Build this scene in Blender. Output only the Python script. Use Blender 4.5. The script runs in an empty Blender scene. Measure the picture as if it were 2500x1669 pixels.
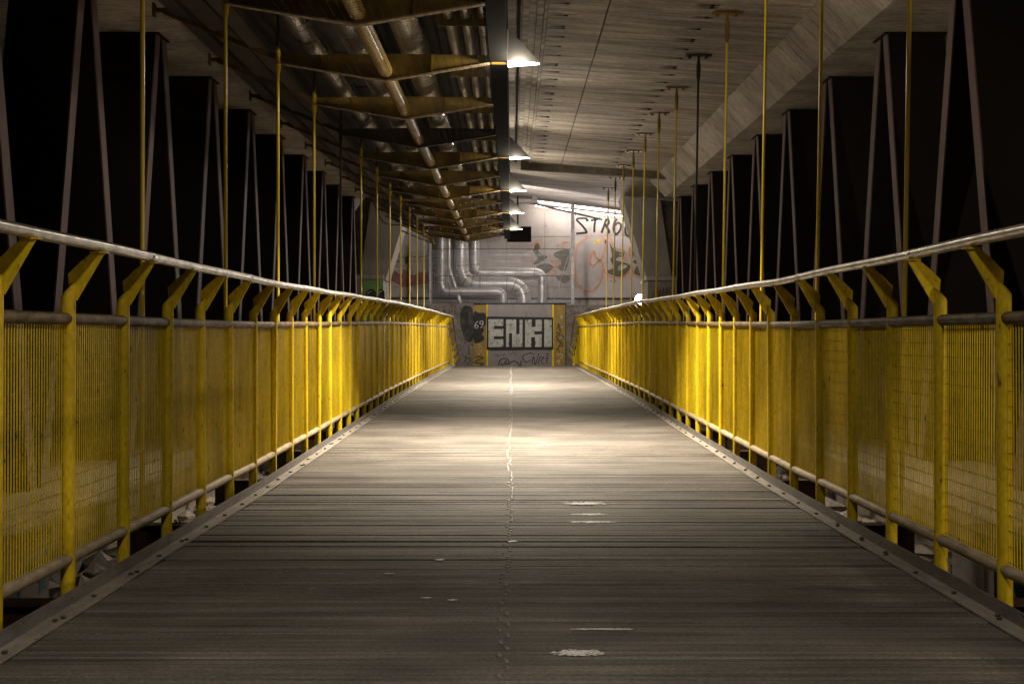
import bpy, math, random
from mathutils import Vector
random.seed(7)
SC = bpy.context.scene
COL = SC.collection
R = math.radians
E = 1.08                       # eye height above the walkway; heights H in the notes are relative to the eye
F = 3200.0                     # focal length in photo pixels (2500 wide)

# ------------------------------------------------------------------ camera, world, exposure
cam = bpy.data.objects.new("camera", bpy.data.cameras.new("camera"))
COL.objects.link(cam)
cam.location = (0, 0, E)
cam.rotation_euler = (R(90), 0, 0)
cam.data.sensor_width = 36
cam.data.lens = 36 * F / 2500
cam.data.shift_y = -30.5 / 2500
cam.data.clip_start = 0.05
cam.data.clip_end = 400
SC.camera = cam
W = bpy.data.worlds.new("World")
SC.world = W
W.use_nodes = True
bg = W.node_tree.nodes["Background"]
bg.inputs[0].default_value = (0.30, 0.22, 0.16, 1)     # warm ambient fill added to lift the dark areas
bg.inputs[1].default_value = 0.02
SC.view_settings.view_transform = 'Standard'
SC.view_settings.look = 'None'
SC.view_settings.exposure = 0.25
SC.view_settings.gamma = 1.0
SC.cycles.max_bounces = 6
SC.cycles.diffuse_bounces = 4
SC.cycles.glossy_bounces = 3
SC.cycles.sample_clamp_indirect = 4.0

WARM = (1.0, 0.87, 0.68)
COOL = (1.0, 0.90, 0.85)
LAMP_W = {12.76: 335, 19.78: 30, 24.46: 250, 29.14: 185, 33.82: 200}
ASSUMED_STREET_W = 240
FLOOD_W = 240
ASSUMED_STRIP_W = 165
WALL_FILL_W = 165
NEAR_W = 118
SPILL_W = 62

# ------------------------------------------------------------------ helpers
def props(o, label=None, cat=None, group=None, kind=None):
    if label: o["label"] = label
    if cat: o["category"] = cat
    if group: o["group"] = group
    if kind: o["kind"] = kind
    return o

def empty(name, loc, label=None, cat=None, group=None):
    o = bpy.data.objects.new(name, None)
    o.empty_display_size = 0.1
    COL.objects.link(o)
    o.location = loc
    return props(o, label, cat, group)

def origin(o):
    v = Vector((0, 0, 0))
    while o is not None:
        v += o.location
        o = o.parent
    return v

class MB:
    def __init__(s): s.v = []; s.f = []; s.c = []; s.col = 1.0
    def add(s, vs, fs):
        n = len(s.v)
        s.v += [tuple(p) for p in vs]
        for f in fs:
            s.f.append([i + n for i in f]); s.c.append(s.col)
    def box(s, x0, x1, y0, y1, z0, z1):
        s.add([(x0,y0,z0),(x1,y0,z0),(x1,y1,z0),(x0,y1,z0),(x0,y0,z1),(x1,y0,z1),(x1,y1,z1),(x0,y1,z1)],
              [(0,3,2,1),(4,5,6,7),(0,1,5,4),(1,2,6,5),(2,3,7,6),(3,0,4,7)])
    def prism_y(s, poly, y0, y1):          # polygon in XZ pushed along Y
        n = len(poly)
        a = sum(poly[i][0]*poly[(i+1)%n][1]-poly[(i+1)%n][0]*poly[i][1] for i in range(n))
        if a < 0: poly = poly[::-1]
        s.add([(p[0],y0,p[1]) for p in poly]+[(p[0],y1,p[1]) for p in poly],
              [list(range(n)), list(range(2*n-1,n-1,-1))]+[(i,i+n,(i+1)%n+n,(i+1)%n) for i in range(n)])
    def prism_x(s, poly, x0, x1):          # polygon in YZ pushed along X
        n = len(poly)
        a = sum(poly[i][0]*poly[(i+1)%n][1]-poly[(i+1)%n][0]*poly[i][1] for i in range(n))
        if a < 0: poly = poly[::-1]
        s.add([(x0,p[0],p[1]) for p in poly]+[(x1,p[0],p[1]) for p in poly],
              [list(range(n-1,-1,-1)), list(range(n,2*n))]+[(i,(i+1)%n,(i+1)%n+n,i+n) for i in range(n)])
    def tube(s, pts, r, n=12, cap=True):
        pts = [Vector(p) for p in pts]
        rs = r if isinstance(r, (list, tuple)) else [r]*len(pts)
        rings = []
        up = None
        for i, p in enumerate(pts):
            t = (pts[min(i+1,len(pts)-1)]-pts[max(i-1,0)]).normalized()
            if up is None:
                up = Vector((0,0,1)) if abs(t.z) < 0.9 else Vector((1,0,0))
            a = (up - t*up.dot(t)).normalized(); up = a
            b = t.cross(a)
            rings.append([p+(a*math.cos(2*math.pi*k/n)+b*math.sin(2*math.pi*k/n))*rs[i] for k in range(n)])
        vs = [q for g in rings for q in g]
        fs = []
        for i in range(len(rings)-1):
            for k in range(n):
                fs.append((i*n+k, i*n+(k+1)%n, (i+1)*n+(k+1)%n, (i+1)*n+k))
        if cap:
            fs.append(list(range(n-1,-1,-1))); fs.append([(len(rings)-1)*n+k for k in range(n)])
        s.add(vs, fs)
    def build(s, name, mat, parent=None, smooth=False, loc=None, attr=False):
        me = bpy.data.meshes.new(name)
        o = bpy.data.objects.new(name, me)
        COL.objects.link(o)
        if parent: o.parent = parent
        if loc: o.location = loc
        off = origin(o)
        me.from_pydata([(v[0]-off.x, v[1]-off.y, v[2]-off.z) for v in s.v], [], s.f)
        if attr:
            a = me.attributes.new("shade", 'FLOAT', 'FACE')
            a.data.foreach_set("value", s.c)
        if smooth:
            me.polygons.foreach_set("use_smooth", [True]*len(me.polygons))
            try: me.set_sharp_from_angle(angle=R(40))
            except Exception: pass
        me.materials.append(mat)
        me.update()
        return o

def copy_tree(o, loc=None, parent=None):
    c = o.copy(); COL.objects.link(c)
    if parent is not None: c.parent = parent
    if loc is not None: c.location = loc
    for ch in list(o.children): copy_tree(ch, None, c)
    return c

def arc(cx, cz, r, a0, a1, y, n=8):
    return [(cx+r*math.cos(R(a0+(a1-a0)*i/n)), y, cz+r*math.sin(R(a0+(a1-a0)*i/n))) for i in range(n+1)]

ORD = ["nearest","second","third","fourth","fifth","sixth","seventh","eighth","ninth","tenth","eleventh","twelfth",
       "thirteenth","fourteenth","fifteenth","sixteenth","seventeenth","eighteenth","nineteenth","twentieth"]

# ------------------------------------------------------------------ materials
def mat(name, base, rough=0.5, metal=0.0, dark=None, nscale=(4,4,4), lo=0.35, hi=0.65, dark2=None, n2=(20,20,20),
        lo2=0.55, hi2=0.75, bump=0.0, bscale=(30,30,30), rvar=0.0, spec=0.5, attr=False, coord='Object'):
    m = bpy.data.materials.new(name); m.use_nodes = True
    nt = m.node_tree; N = nt.nodes; L = nt.links
    b = N["Principled BSDF"]
    b.inputs["Roughness"].default_value = rough
    b.inputs["Metallic"].default_value = metal
    b.inputs["Specular IOR Level"].default_value = spec
    b.inputs["Base Color"].default_value = (*base, 1)
    tc = N.new("ShaderNodeTexCoord")
    geo = N.new("ShaderNodeNewGeometry")
    src = geo.outputs["Position"] if coord == 'World' else tc.outputs["Object"]
    def noise(sc, detail=5, rgh=0.6):
        mp = N.new("ShaderNodeMapping"); mp.inputs["Scale"].default_value = sc
        L.new(src, mp.inputs["Vector"])
        n = N.new("ShaderNodeTexNoise"); n.inputs["Scale"].default_value = 1.0
        n.inputs["Detail"].default_value = detail; n.inputs["Roughness"].default_value = rgh
        L.new(mp.outputs[0], n.inputs["Vector"])
        return n.outputs["Fac"]
    def ramp(fac, a, c):
        r = N.new("ShaderNodeMapRange"); r.inputs[1].default_value = a; r.inputs[2].default_value = c
        L.new(fac, r.inputs[0]); return r.outputs[0]
    cur = None
    def mix(fac, a, c):
        x = N.new("ShaderNodeMix"); x.data_type = 'RGBA'
        L.new(fac, x.inputs[0])
        if isinstance(a, tuple): x.inputs[6].default_value = (*a, 1)
        else: L.new(a, x.inputs[6])
        x.inputs[7].default_value = (*c, 1)
        return x.outputs[2]
    f1 = None
    cur = base
    if dark is not None:
        f1 = ramp(noise(nscale), lo, hi); cur = mix(f1, cur, dark)
    if dark2 is not None:
        cur = mix(ramp(noise(n2), lo2, hi2), cur, dark2)
    if attr:
        at = N.new("ShaderNodeAttribute"); at.attribute_name = "shade"
        x = N.new("ShaderNodeMix"); x.data_type = 'RGBA'; x.blend_type = 'MULTIPLY'; x.inputs[0].default_value = 1
        if isinstance(cur, tuple): x.inputs[6].default_value = (*cur, 1)
        else: L.new(cur, x.inputs[6])
        L.new(at.outputs["Fac"], x.inputs[7])
        cur = x.outputs[2]
    if not isinstance(cur, tuple): L.new(cur, b.inputs["Base Color"])
    if rvar:
        r = N.new("ShaderNodeMapRange"); L.new(noise(n2 if dark2 else nscale), r.inputs[0])
        r.inputs[1].default_value = 0.3; r.inputs[2].default_value = 0.7
        r.inputs[3].default_value = max(0.03, rough-rvar); r.inputs[4].default_value = min(1, rough+rvar)
        L.new(r.outputs[0], b.inputs["Roughness"])
    if bump:
        bp = N.new("ShaderNodeBump"); bp.inputs["Strength"].default_value = bump; bp.inputs["Distance"].default_value = 0.02
        L.new(noise(bscale, 6, 0.65), bp.inputs["Height"]); L.new(bp.outputs[0], b.inputs["Normal"])
    return m

def emit(name, col, s):
    m = bpy.data.materials.new(name); m.use_nodes = True
    b = m.node_tree.nodes["Principled BSDF"]
    b.inputs["Base Color"].default_value = (0.8, 0.8, 0.8, 1)
    b.inputs["Emission Color"].default_value = (*col, 1)
    b.inputs["Emission Strength"].default_value = s
    return m

M = {}
M['yellow'] = mat("yellow_paint", (0.76,0.55,0.016), 0.5, spec=0.22, dark=(0.55,0.38,0.012), nscale=(9,9,2.2), lo=0.42, hi=0.72,
                  dark2=(0.13,0.08,0.02), n2=(38,38,14), lo2=0.635, hi2=0.72, coord='World', rvar=0.12)
M['yellow_dirty'] = mat("dirty_yellow_paint", (0.40,0.26,0.025), 0.5, dark=(0.16,0.10,0.02), nscale=(5,5,5),
                  dark2=(0.07,0.045,0.015), n2=(25,25,25), coord='World')
M['wire_dark'] = mat("dark_cross_wire", (0.16,0.105,0.02), 0.7, dark=(0.05,0.032,0.01), nscale=(30,14,30), coord='World', spec=0.1)  # cross wires darker than the upright bars
M['rod_yellow'] = mat("rod_yellow_paint", (0.86,0.64,0.03), 0.28, dark=(0.55,0.37,0.02), nscale=(20,20,1.5), lo=0.6, hi=0.85, coord='World')
M['rod_dark'] = mat("dark_brown_finish", (0.035,0.026,0.016), 0.6, dark=(0.02,0.014,0.01), nscale=(10,10,2), coord='World')
M['rail_brown'] = mat("weathered_brown_tube", (0.17,0.11,0.04), 0.6, spec=0.25, dark=(0.055,0.035,0.016), nscale=(30,6,30), lo=0.4, hi=0.6,
                  dark2=(0.30,0.25,0.17), n2=(14,26,14), lo2=0.6, hi2=0.75, coord='World', rvar=0.12)
M['rail_beige'] = mat("worn_beige_tube", (0.42,0.34,0.22), 0.6, spec=0.3, dark=(0.25,0.19,0.11), nscale=(20,7,20), lo=0.4, hi=0.65,
                  dark2=(0.10,0.07,0.04), n2=(40,18,40), lo2=0.62, hi2=0.72, coord='World')
M['stainless'] = mat("stainless_tube", (0.50,0.485,0.465), 0.36, metal=0.9, dark=(0.33,0.31,0.285), nscale=(30,9,30), lo=0.4, hi=0.7,
                  coord='World', rvar=0.1)
M['galv'] = mat("galvanised_angle", (0.20,0.185,0.178), 0.50, metal=0.3, dark=(0.13,0.12,0.115), nscale=(24,4,24), lo=0.35, hi=0.65,
                  dark2=(0.07,0.06,0.05), n2=(50,20,50), lo2=0.6, hi2=0.7, coord='World', bump=0.1, bscale=(30,10,30))
M['pale_plate'] = mat("pale_steel_plate", (0.30,0.268,0.232), 0.7, dark=(0.20,0.176,0.15), nscale=(24,5,24), lo=0.35, hi=0.65,
                  dark2=(0.07,0.06,0.05), n2=(45,18,45), lo2=0.60, hi2=0.72, coord='World', bump=0.15, bscale=(40,20,40), spec=0.25)  # top face of the edge angle, paler than its upstand
M['bolt'] = mat("zinc_bolt", (0.58,0.55,0.52), 0.5, metal=0.6, dark=(0.25,0.22,0.2), nscale=(60,60,60))
M['bolt_dark'] = mat("rusty_bolt", (0.10,0.085,0.07), 0.55, metal=0.4, dark=(0.05,0.04,0.03), nscale=(60,60,60))
M['wood'] = mat("grey_walkway_boards", (0.215,0.192,0.170), 0.66, spec=0.22, dark=(0.092,0.082,0.073), nscale=(0.9,30,8), lo=0.36, hi=0.66,
                  dark2=(0.34,0.315,0.29), n2=(8.0,85,10), lo2=0.60, hi2=0.76, coord='World', rvar=0.12,
                  bump=0.35, bscale=(60,190,60), attr=True)
M['fleck_white'] = mat("white_fleck", (0.80,0.78,0.74), 0.45, dark=(0.5,0.48,0.45), nscale=(60,60,60), coord='World')
M['rust'] = mat("rust_brown_beam", (0.085,0.040,0.018), 0.65, dark=(0.04,0.02,0.01), nscale=(6,6,6), coord='World')
M['concrete'] = mat("board_marked_concrete", (0.64,0.575,0.505), 0.88, dark=(0.31,0.28,0.248), nscale=(0.6,5.5,3), lo=0.38, hi=0.62,
                  dark2=(0.15,0.132,0.114), n2=(1.3,42,6), lo2=0.52, hi2=0.68, coord='World', bump=0.45, bscale=(2.0,36,12))
M['concrete_beam'] = mat("beam_concrete", (0.58,0.53,0.475), 0.88, dark=(0.36,0.325,0.29), nscale=(1.3,1.6,0.5), lo=0.33, hi=0.67,
                  dark2=(0.20,0.176,0.152), n2=(4,16,0.8), lo2=0.52, hi2=0.70, coord='World', bump=0.35, bscale=(3,30,2))
M['concrete_dark'] = mat("dark_bay_concrete", (0.12,0.105,0.09), 0.9, dark=(0.07,0.062,0.053), nscale=(1.3,1.6,0.5), coord='World')  # darker concrete for the slab over the left bay
M['concrete_wall'] = mat("wall_concrete", (0.42,0.385,0.35), 0.85, dark=(0.30,0.272,0.245), nscale=(1.0,1.0,0.5), lo=0.35, hi=0.65,
                  dark2=(0.17,0.15,0.135), n2=(5,5,2.2), lo2=0.58, hi2=0.76, coord='World', bump=0.2, bscale=(14,14,14))
M['concrete_rough'] = mat("rough_concrete", (0.22,0.195,0.170), 0.9, dark=(0.11,0.096,0.082), nscale=(3,3,3), lo=0.35, hi=0.65,
                  dark2=(0.055,0.048,0.04), n2=(12,12,12), lo2=0.55, hi2=0.66, coord='World', bump=0.5, bscale=(18,18,18))
M['concrete_pier'] = mat("pier_concrete", (0.27,0.245,0.195), 0.85, dark=(0.19,0.168,0.135), nscale=(1.2,1.2,0.9), lo=0.35, hi=0.65,
                  dark2=(0.12,0.105,0.085), n2=(6,6,6), lo2=0.62, hi2=0.72, coord='World', bump=0.2, bscale=(20,20,20))
M['soot'] = mat("black_girder_paint", (0.010,0.009,0.008), 0.9, spec=0.03, dark=(0.006,0.006,0.006), nscale=(3,3,3), coord='World')
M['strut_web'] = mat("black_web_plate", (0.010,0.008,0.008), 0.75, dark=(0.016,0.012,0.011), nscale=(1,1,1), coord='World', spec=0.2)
M['strut_edge'] = mat("mauve_lit_flange", (0.17,0.124,0.122), 0.65, spec=0.2, dark=(0.11,0.08,0.078), nscale=(3,3,1), lo=0.4, hi=0.7, coord='World')  # light on the inner flange put into the colour, web left black
M['rib'] = mat("rib_yellow_paint", (0.26,0.165,0.018), 0.6, dark=(0.105,0.065,0.010), nscale=(3,3,3), lo=0.35, hi=0.65,
                  dark2=(0.07,0.045,0.01), n2=(9,9,9), lo2=0.6, hi2=0.72, coord='World')
M['pipe_yellow'] = mat("dusty_yellow_pipe", (0.46,0.34,0.13), 0.35, dark=(0.30,0.20,0.06), nscale=(5,2,5), coord='World', rvar=0.1)
M['foil'] = mat("foil_clad_duct", (0.60,0.58,0.56), 0.33, metal=1.0, dark=(0.42,0.40,0.38), nscale=(4,2,4), coord='World', rvar=0.12)
M['pipe_steel'] = mat("silver_pipe", (0.56,0.54,0.52), 0.45, metal=0.55, dark=(0.42,0.40,0.385), nscale=(3,3,3), coord='World', rvar=0.1)
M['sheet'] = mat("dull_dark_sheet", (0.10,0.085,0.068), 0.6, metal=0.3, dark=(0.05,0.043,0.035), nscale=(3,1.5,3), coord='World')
M['dull_duct'] = mat("dull_grey_duct", (0.17,0.16,0.15), 0.5, metal=0.5, dark=(0.10,0.095,0.09), nscale=(2,3,2), coord='World')
M['rust_yellow'] = mat("grimy_arm_paint", (0.17,0.105,0.02), 0.65, dark=(0.07,0.045,0.012), nscale=(8,8,8), coord='World')
M['net'] = mat("dark_net_twine", (0.03,0.025,0.018), 0.9)
M['fence'] = mat("galvanised_fence", (0.36,0.35,0.36), 0.45, metal=0.5, dark=(0.22,0.21,0.21), nscale=(8,8,8), coord='World')
M['fence_dark'] = mat("dark_fence_rail", (0.05,0.045,0.045), 0.6)
M['lamp_body'] = mat("black_lamp_shade", (0.013,0.0125,0.012), 0.7, spec=0.2)
M['lens'] = emit("lit_lamp_lens", (1.0,0.88,0.68), 14.0)
M['flood_lens'] = emit("lit_flood_lens", (1.0,0.95,0.96), 60.0)
M['assumed_strip_lens'] = emit("assumed_strip_tube", (1.0,0.90,0.93), 9.0)
M['assumed_street_lens'] = emit("assumed_street_lamp_lens", (1.0,0.82,0.6), 10.0)
M['earth'] = mat("dark_earth", (0.075,0.062,0.048), 0.95, dark=(0.04,0.033,0.026), nscale=(1.5,1.5,1.5), dark2=(0.14,0.12,0.10), n2=(9,9,9),
                  coord='World', bump=0.6, bscale=(12,12,12))
M['rock'] = mat("pale_rubble", (0.24,0.21,0.18), 0.9, dark=(0.13,0.112,0.095), nscale=(6,6,6), dark2=(0.07,0.06,0.05), n2=(25,25,25),
                  coord='World', bump=0.6, bscale=(35,35,35))
M['grass'] = mat("night_grass", (0.06,0.085,0.03), 0.8, dark=(0.035,0.05,0.02), nscale=(7,7,7), coord='World')
M['metal_panel'] = mat("grey_metal_panel", (0.21,0.19,0.18), 0.5, metal=0.2, dark=(0.18,0.16,0.15), nscale=(2.2,1,0.6), lo=0.35, hi=0.65,
                  dark2=(0.12,0.105,0.10), n2=(9,1,2.5), lo2=0.58, hi2=0.7, coord='World')
M['yellow_col'] = mat("faded_yellow_column", (0.30,0.195,0.018), 0.55, dark=(0.19,0.12,0.015), nscale=(4,4,2), dark2=(0.12,0.09,0.05), n2=(11,11,11),
                  lo2=0.6, hi2=0.72, coord='World')
def spray(n, c, r=0.7, d=0.75): return mat(n, c, r, dark=tuple(x*d for x in c), nscale=(9,9,9), coord='World')
M['ink'] = spray("black_spray", (0.008,0.008,0.009))
M['soot_stain'] = mat("soot_stain", (0.022,0.021,0.020), 0.9, dark=(0.085,0.078,0.07), nscale=(4,4,4), lo=0.42, hi=0.7, coord='World')
M['cream'] = mat("pale_letter_paint", (0.46,0.475,0.415), 0.7, dark=(0.34,0.35,0.305), nscale=(5,5,5), dark2=(0.14,0.135,0.12), n2=(14,14,9), lo2=0.55, hi2=0.66, coord='World')
M['red_spray'] = spray("red_brown_spray", (0.13,0.035,0.03))
M['maroon'] = mat("maroon_spray", (0.17,0.04,0.045), 0.7, dark=(0.27,0.13,0.115), nscale=(2,2,1.2), coord='World')
M['orange'] = spray("orange_spray", (0.62,0.24,0.11))
M['salmon'] = spray("salmon_spray", (0.60,0.32,0.20))
M['white_wall'] = mat("white_painted_patch", (0.50,0.465,0.45), 0.75, dark=(0.42,0.385,0.37), nscale=(1.5,1.5,1.5), coord='World')
M['bubble'] = mat("grey_fill_paint", (0.46,0.425,0.40), 0.75, dark=(0.39,0.36,0.34), nscale=(3,3,3), coord='World')
M['moss'] = mat("olive_fill_paint", (0.075,0.078,0.052), 0.75, dark=(0.11,0.11,0.08), nscale=(4,4,4), coord='World')
M['lemon'] = spray("lemon_spray", (0.80,0.48,0.03))
M['green'] = mat("bright_green_paint", (0.17,0.42,0.10), 0.7, dark=(0.20,0.30,0.12), nscale=(2.5,2.5,2.5), coord='World')
M['teal'] = mat("dark_teal_paint", (0.035,0.062,0.060), 0.6, dark=(0.02,0.035,0.033), nscale=(4,4,4), coord='World')
M['green_line'] = spray("green_spray", (0.075,0.085,0.03))
M['grey_spray'] = spray("grey_spray", (0.55,0.53,0.50))
M['pale_blue'] = spray("pale_blue_spray", (0.16,0.28,0.30))
M['block_pale'] = mat("pale_pink_block", (0.40,0.335,0.31), 0.8, dark=(0.32,0.27,0.25), nscale=(3,3,3), coord='World')
M['gravel_slab'] = mat("pale_slab", (0.24,0.20,0.17), 0.9, dark=(0.15,0.125,0.105), nscale=(1.2,1.2,1.2), dark2=(0.15,0.125,0.10), n2=(9,9,9), coord='World')

def weather(m, sc, lo, hi, amt, grit, gamt):
    """blotchy wear and fine grit multiplied into a base colour"""
    nt = m.node_tree; N = nt.nodes; L = nt.links; b = N["Principled BSDF"]
    src = b.inputs["Base Color"].links[0].from_socket
    geo = N.new("ShaderNodeNewGeometry")
    for s_, a_, c_, k_ in ((sc, lo, hi, amt), (grit, .40, .62, gamt)):
        mp = N.new("ShaderNodeMapping"); mp.inputs["Scale"].default_value = s_; L.new(geo.outputs["Position"], mp.inputs["Vector"])
        n = N.new("ShaderNodeTexNoise"); n.inputs["Scale"].default_value = 1; n.inputs["Detail"].default_value = 4; L.new(mp.outputs[0], n.inputs["Vector"])
        r = N.new("ShaderNodeMapRange"); r.inputs[1].default_value = a_; r.inputs[2].default_value = c_; r.inputs[3].default_value = 1-k_; r.inputs[4].default_value = 1+k_*.5
        L.new(n.outputs["Fac"], r.inputs[0])
        x = N.new("ShaderNodeMix"); x.data_type = 'RGBA'; x.blend_type = 'MULTIPLY'; x.inputs[0].default_value = 1
        L.new(src, x.inputs[6]); L.new(r.outputs[0], x.inputs[7]); src = x.outputs[2]
    L.new(src, b.inputs["Base Color"])
weather(M['wood'], (1.5,1.9,1), .34, .66, .34, (70,110,70), .30)
weather(M['concrete'], (.7,.9,1), .36, .64, .24, (14,30,14), .20)
weather(M['concrete_beam'], (1.2,.8,1), .36, .64, .24, (14,30,14), .20)
weather(M['yellow'], (2.2,2.2,1.6), .34, .60, .18, (60,60,30), .14)

# ------------------------------------------------------------------ walkway profile
PROF = [(-8,1.077),(4,1.077),(6.4,1.09),(9.1,1.10),(12.8,1.078),(19.4,1.033),(27,1.03),(38,1.057),(43.5,2.65)]
def zd(d):
    for (a, ha), (b, hb) in zip(PROF, PROF[1:]):
        if d <= b: return E - (ha + (hb-ha)*(d-a)/(b-a))
    return E - PROF[-1][1]
def slope(d): return (zd(d+0.2)-zd(d-0.2))/0.4
XL, XR = -1.85, 1.96           # post planes
DEND = 42.4
H = lambda h: E + h

# ------------------------------------------------------------------ ground
g = MB()
n = 60
for i in range(n+1):
    for j in range(n+1):
        x = -90+180*i/n; y = -60+180*j/n
        g.v.append((x, y, H(-2.15)+0.12*math.sin(x*0.9)*math.cos(y*0.7)))
for i in range(n):
    for j in range(n):
        a = i*(n+1)+j
        g.f.append([a, a+n+1, a+n+2, a+1]); g.c.append(1)
props(g.build("ground", M['earth']), kind="structure")

# ------------------------------------------------------------------ footbridge walkway
deck = empty("footbridge_walkway", (0,0,0), "grey boarded footbridge walkway running away between the two yellow railings", "footbridge")
b = MB()
y = -5.0
rnd = random.Random(3); ROWS = []
while y < 38.0:
    w = 0.092 + rnd.uniform(-.004,.004)
    gap = rnd.choice([0.0006,0.0008,0.001,0.001,0.0015,0.003,0.006,0.010,0.018]) if 5.4 < y < 9.6 else rnd.choice([0.0006,0.0006,0.0008,0.001,0.0015,0.0025])
    rough_zone = 1.0 if 5.4 < y < 9.6 else (0.4 if y < 12 else 0.25)
    dz = rnd.choice([-0.006,-0.002,-.001,0,0,0.001,.003])*rough_zone*rnd.uniform(.5,1); tl = rnd.uniform(-0.002, 0.002)*rough_zone; rx = rnd.uniform(-0.0035,0.0035)*rough_zone
    ROWS.append((y+w/2, dz))
    b.col = rnd.choice([0.70,0.82,0.93,1.0,1.04,1.12] if y < 10 else [0.9,0.95,1.0,1.05]) * rnd.uniform(0.93,1.07)
    y0, y1 = y+gap/2, y+w-gap/2
    z0, z1 = zd(y0)+dz, zd(y1)+dz+tl
    x0, x1 = -1.70+rnd.uniform(-.006,.006), 1.81+rnd.uniform(-.006,.006)
    b.add([(x0,y0,z0-.04),(x1,y0,z0-.04),(x1,y1,z1-.04),(x0,y1,z1-.04),(x0,y0,z0+rx-.0012),(x1,y0,z0-rx-.0012),(x1,y1,z1-rx-.0012),(x0,y1,z1+rx-.0012),
           (x0,y0+.0012,z0+rx),(x1,y0+.0012,z0-rx),(x1,y1-.0012,z1-rx),(x0,y1-.0012,z1+rx)],
          [(0,3,2,1),(8,9,10,11),(0,1,5,4),(4,5,9,8),(2,3,7,6),(6,7,11,10),(0,4,8,11,7,3),(1,2,6,10,9,5)])
    y += w
b.col = 1.0
y = 38.0
while y < 43.4:                                  # ramp down past the crest
    b.box(-1.70,1.81,y+.003,y+.137,zd(y+.07)-.04,zd(y+.07)); y += .14
b.build("walkway_boards", M['wood'], deck, attr=True)
def edge_angle(side):
    m = MB(); fl_ = MB(); B = []
    xi, xo = (-1.646, -1.722) if side < 0 else (1.756, 1.832)
    y = -5.0
    seg = [-5, 2.08, 6.58, 9.1, 12.8, 16.1, 19.4, 23.2, 27, 30.7, 34.3, 38, 43]
    for a, c in zip(seg, seg[1:]):
        nn = 6
        for i in range(nn):
            y0 = a+(c-a)*i/nn; y1 = a+(c-a)*(i+1)/nn
            if i == 0: y0 += .004
            if i == nn-1: y1 -= .004
            wob = 0.003*math.sin(y0*1.7); wob1 = 0.003*math.sin(y1*1.7)
            z0, z1 = zd(y0)+.004, zd(y1)+.004
            m.add([(xi+wob,y0,z0),(xo,y0,z0),(xo,y1,z1),(xi+wob1,y1,z1),(xi+wob,y0,z0+.006),(xo,y0,z0+.006),(xo,y1,z1+.006),(xi+wob1,y1,z1+.006)],
                  [(0,1,2,3),(7,6,5,4),(0,4,5,1),(2,6,7,3),(1,5,6,2),(3,7,4,0)])
            s = 1 if side > 0 else -1
            t = xo + s*.006
            fl_.add([(xo,y0,z0-.06),(t,y0,z0-.06),(t,y1,z1-.06),(xo,y1,z1-.06),(xo,y0,z0+.060),(t,y0,z0+.060),(t,y1,z1+.060),(xo,y1,z1+.060)],
                  [(0,1,2,3),(7,6,5,4),(0,4,5,1),(2,6,7,3),(1,5,6,2),(3,7,4,0)])
    o = m.build("edge_plate", M['pale_plate'], deck); fl_.build("edge_upstand", M['galv'], deck)
    y = 2.0; rr = random.Random(5+side)
    while y < 30:
        xm = (xi+xo)/2 + rr.uniform(-.012,.012); z = zd(y)+.010
        B.append((xm,y,z))
        if rr.random() < .3: B.append((xm+.012,y+.05,z))
        y += .47 + rr.uniform(-.03,.03)
    k = MB(); x,y,z = B[0]; k.tube([(x,y,z),(x,y,z+.009)], .011, 6); f = k.build("bolt", M['bolt_dark'], o)
    for p in B[1:]: copy_tree(f, (p[0]-x,p[1]-y,p[2]-z))
edge_angle(-1); edge_angle(1)
rr = random.Random(9); SCW = []
for y, dz in ROWS:
    if y < 3.9 or y > 37.9: continue
    x = -0.02 + 0.012*math.sin(y*0.9) + rr.choice([-.016,.010,.014])*rr.uniform(.5,1.1)
    SCW.append((x, y+rr.uniform(-.01,.01), zd(y)+dz+.0005))
def dome(m, x, y, z): m.tube([(x,y,z-.004),(x,y,z+.0035),(x,y,z+.0070)], [.0110,.0098,.0045], 8)
x0_, y0_, z0_ = SCW[0]
m = MB(); dome(m, *SCW[0]); f = m.build("screw", M['bolt'], deck, smooth=True)
for p in SCW[1:95]: copy_tree(f, (p[0]-x0_,p[1]-y0_,p[2]-z0_))
m = MB()
for p in SCW[95:]: dome(m, *p)
props(m.build("far_screws", M['bolt'], deck, smooth=True), kind="stuff")
def blob(m, x, y, rx, ry, seed, zf, n=26):
    rr = random.Random(seed); pts = []
    ph = [rr.uniform(0,6.28) for _ in range(4)]
    for i in range(n):
        a = 2*math.pi*i/n
        q = 1+.18*math.sin(2*a+ph[0])+.12*math.sin(3*a+ph[1])+.08*math.sin(7*a+ph[2])
        pts.append((x+rx*q*math.cos(a), y+ry*q*math.sin(a)))
    nn = len(m.v)
    m.v += [(p[0],p[1],zf(p[1])) for p in pts]
    m.f.append([nn+i for i in range(n)]); m.c.append(1)
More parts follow.
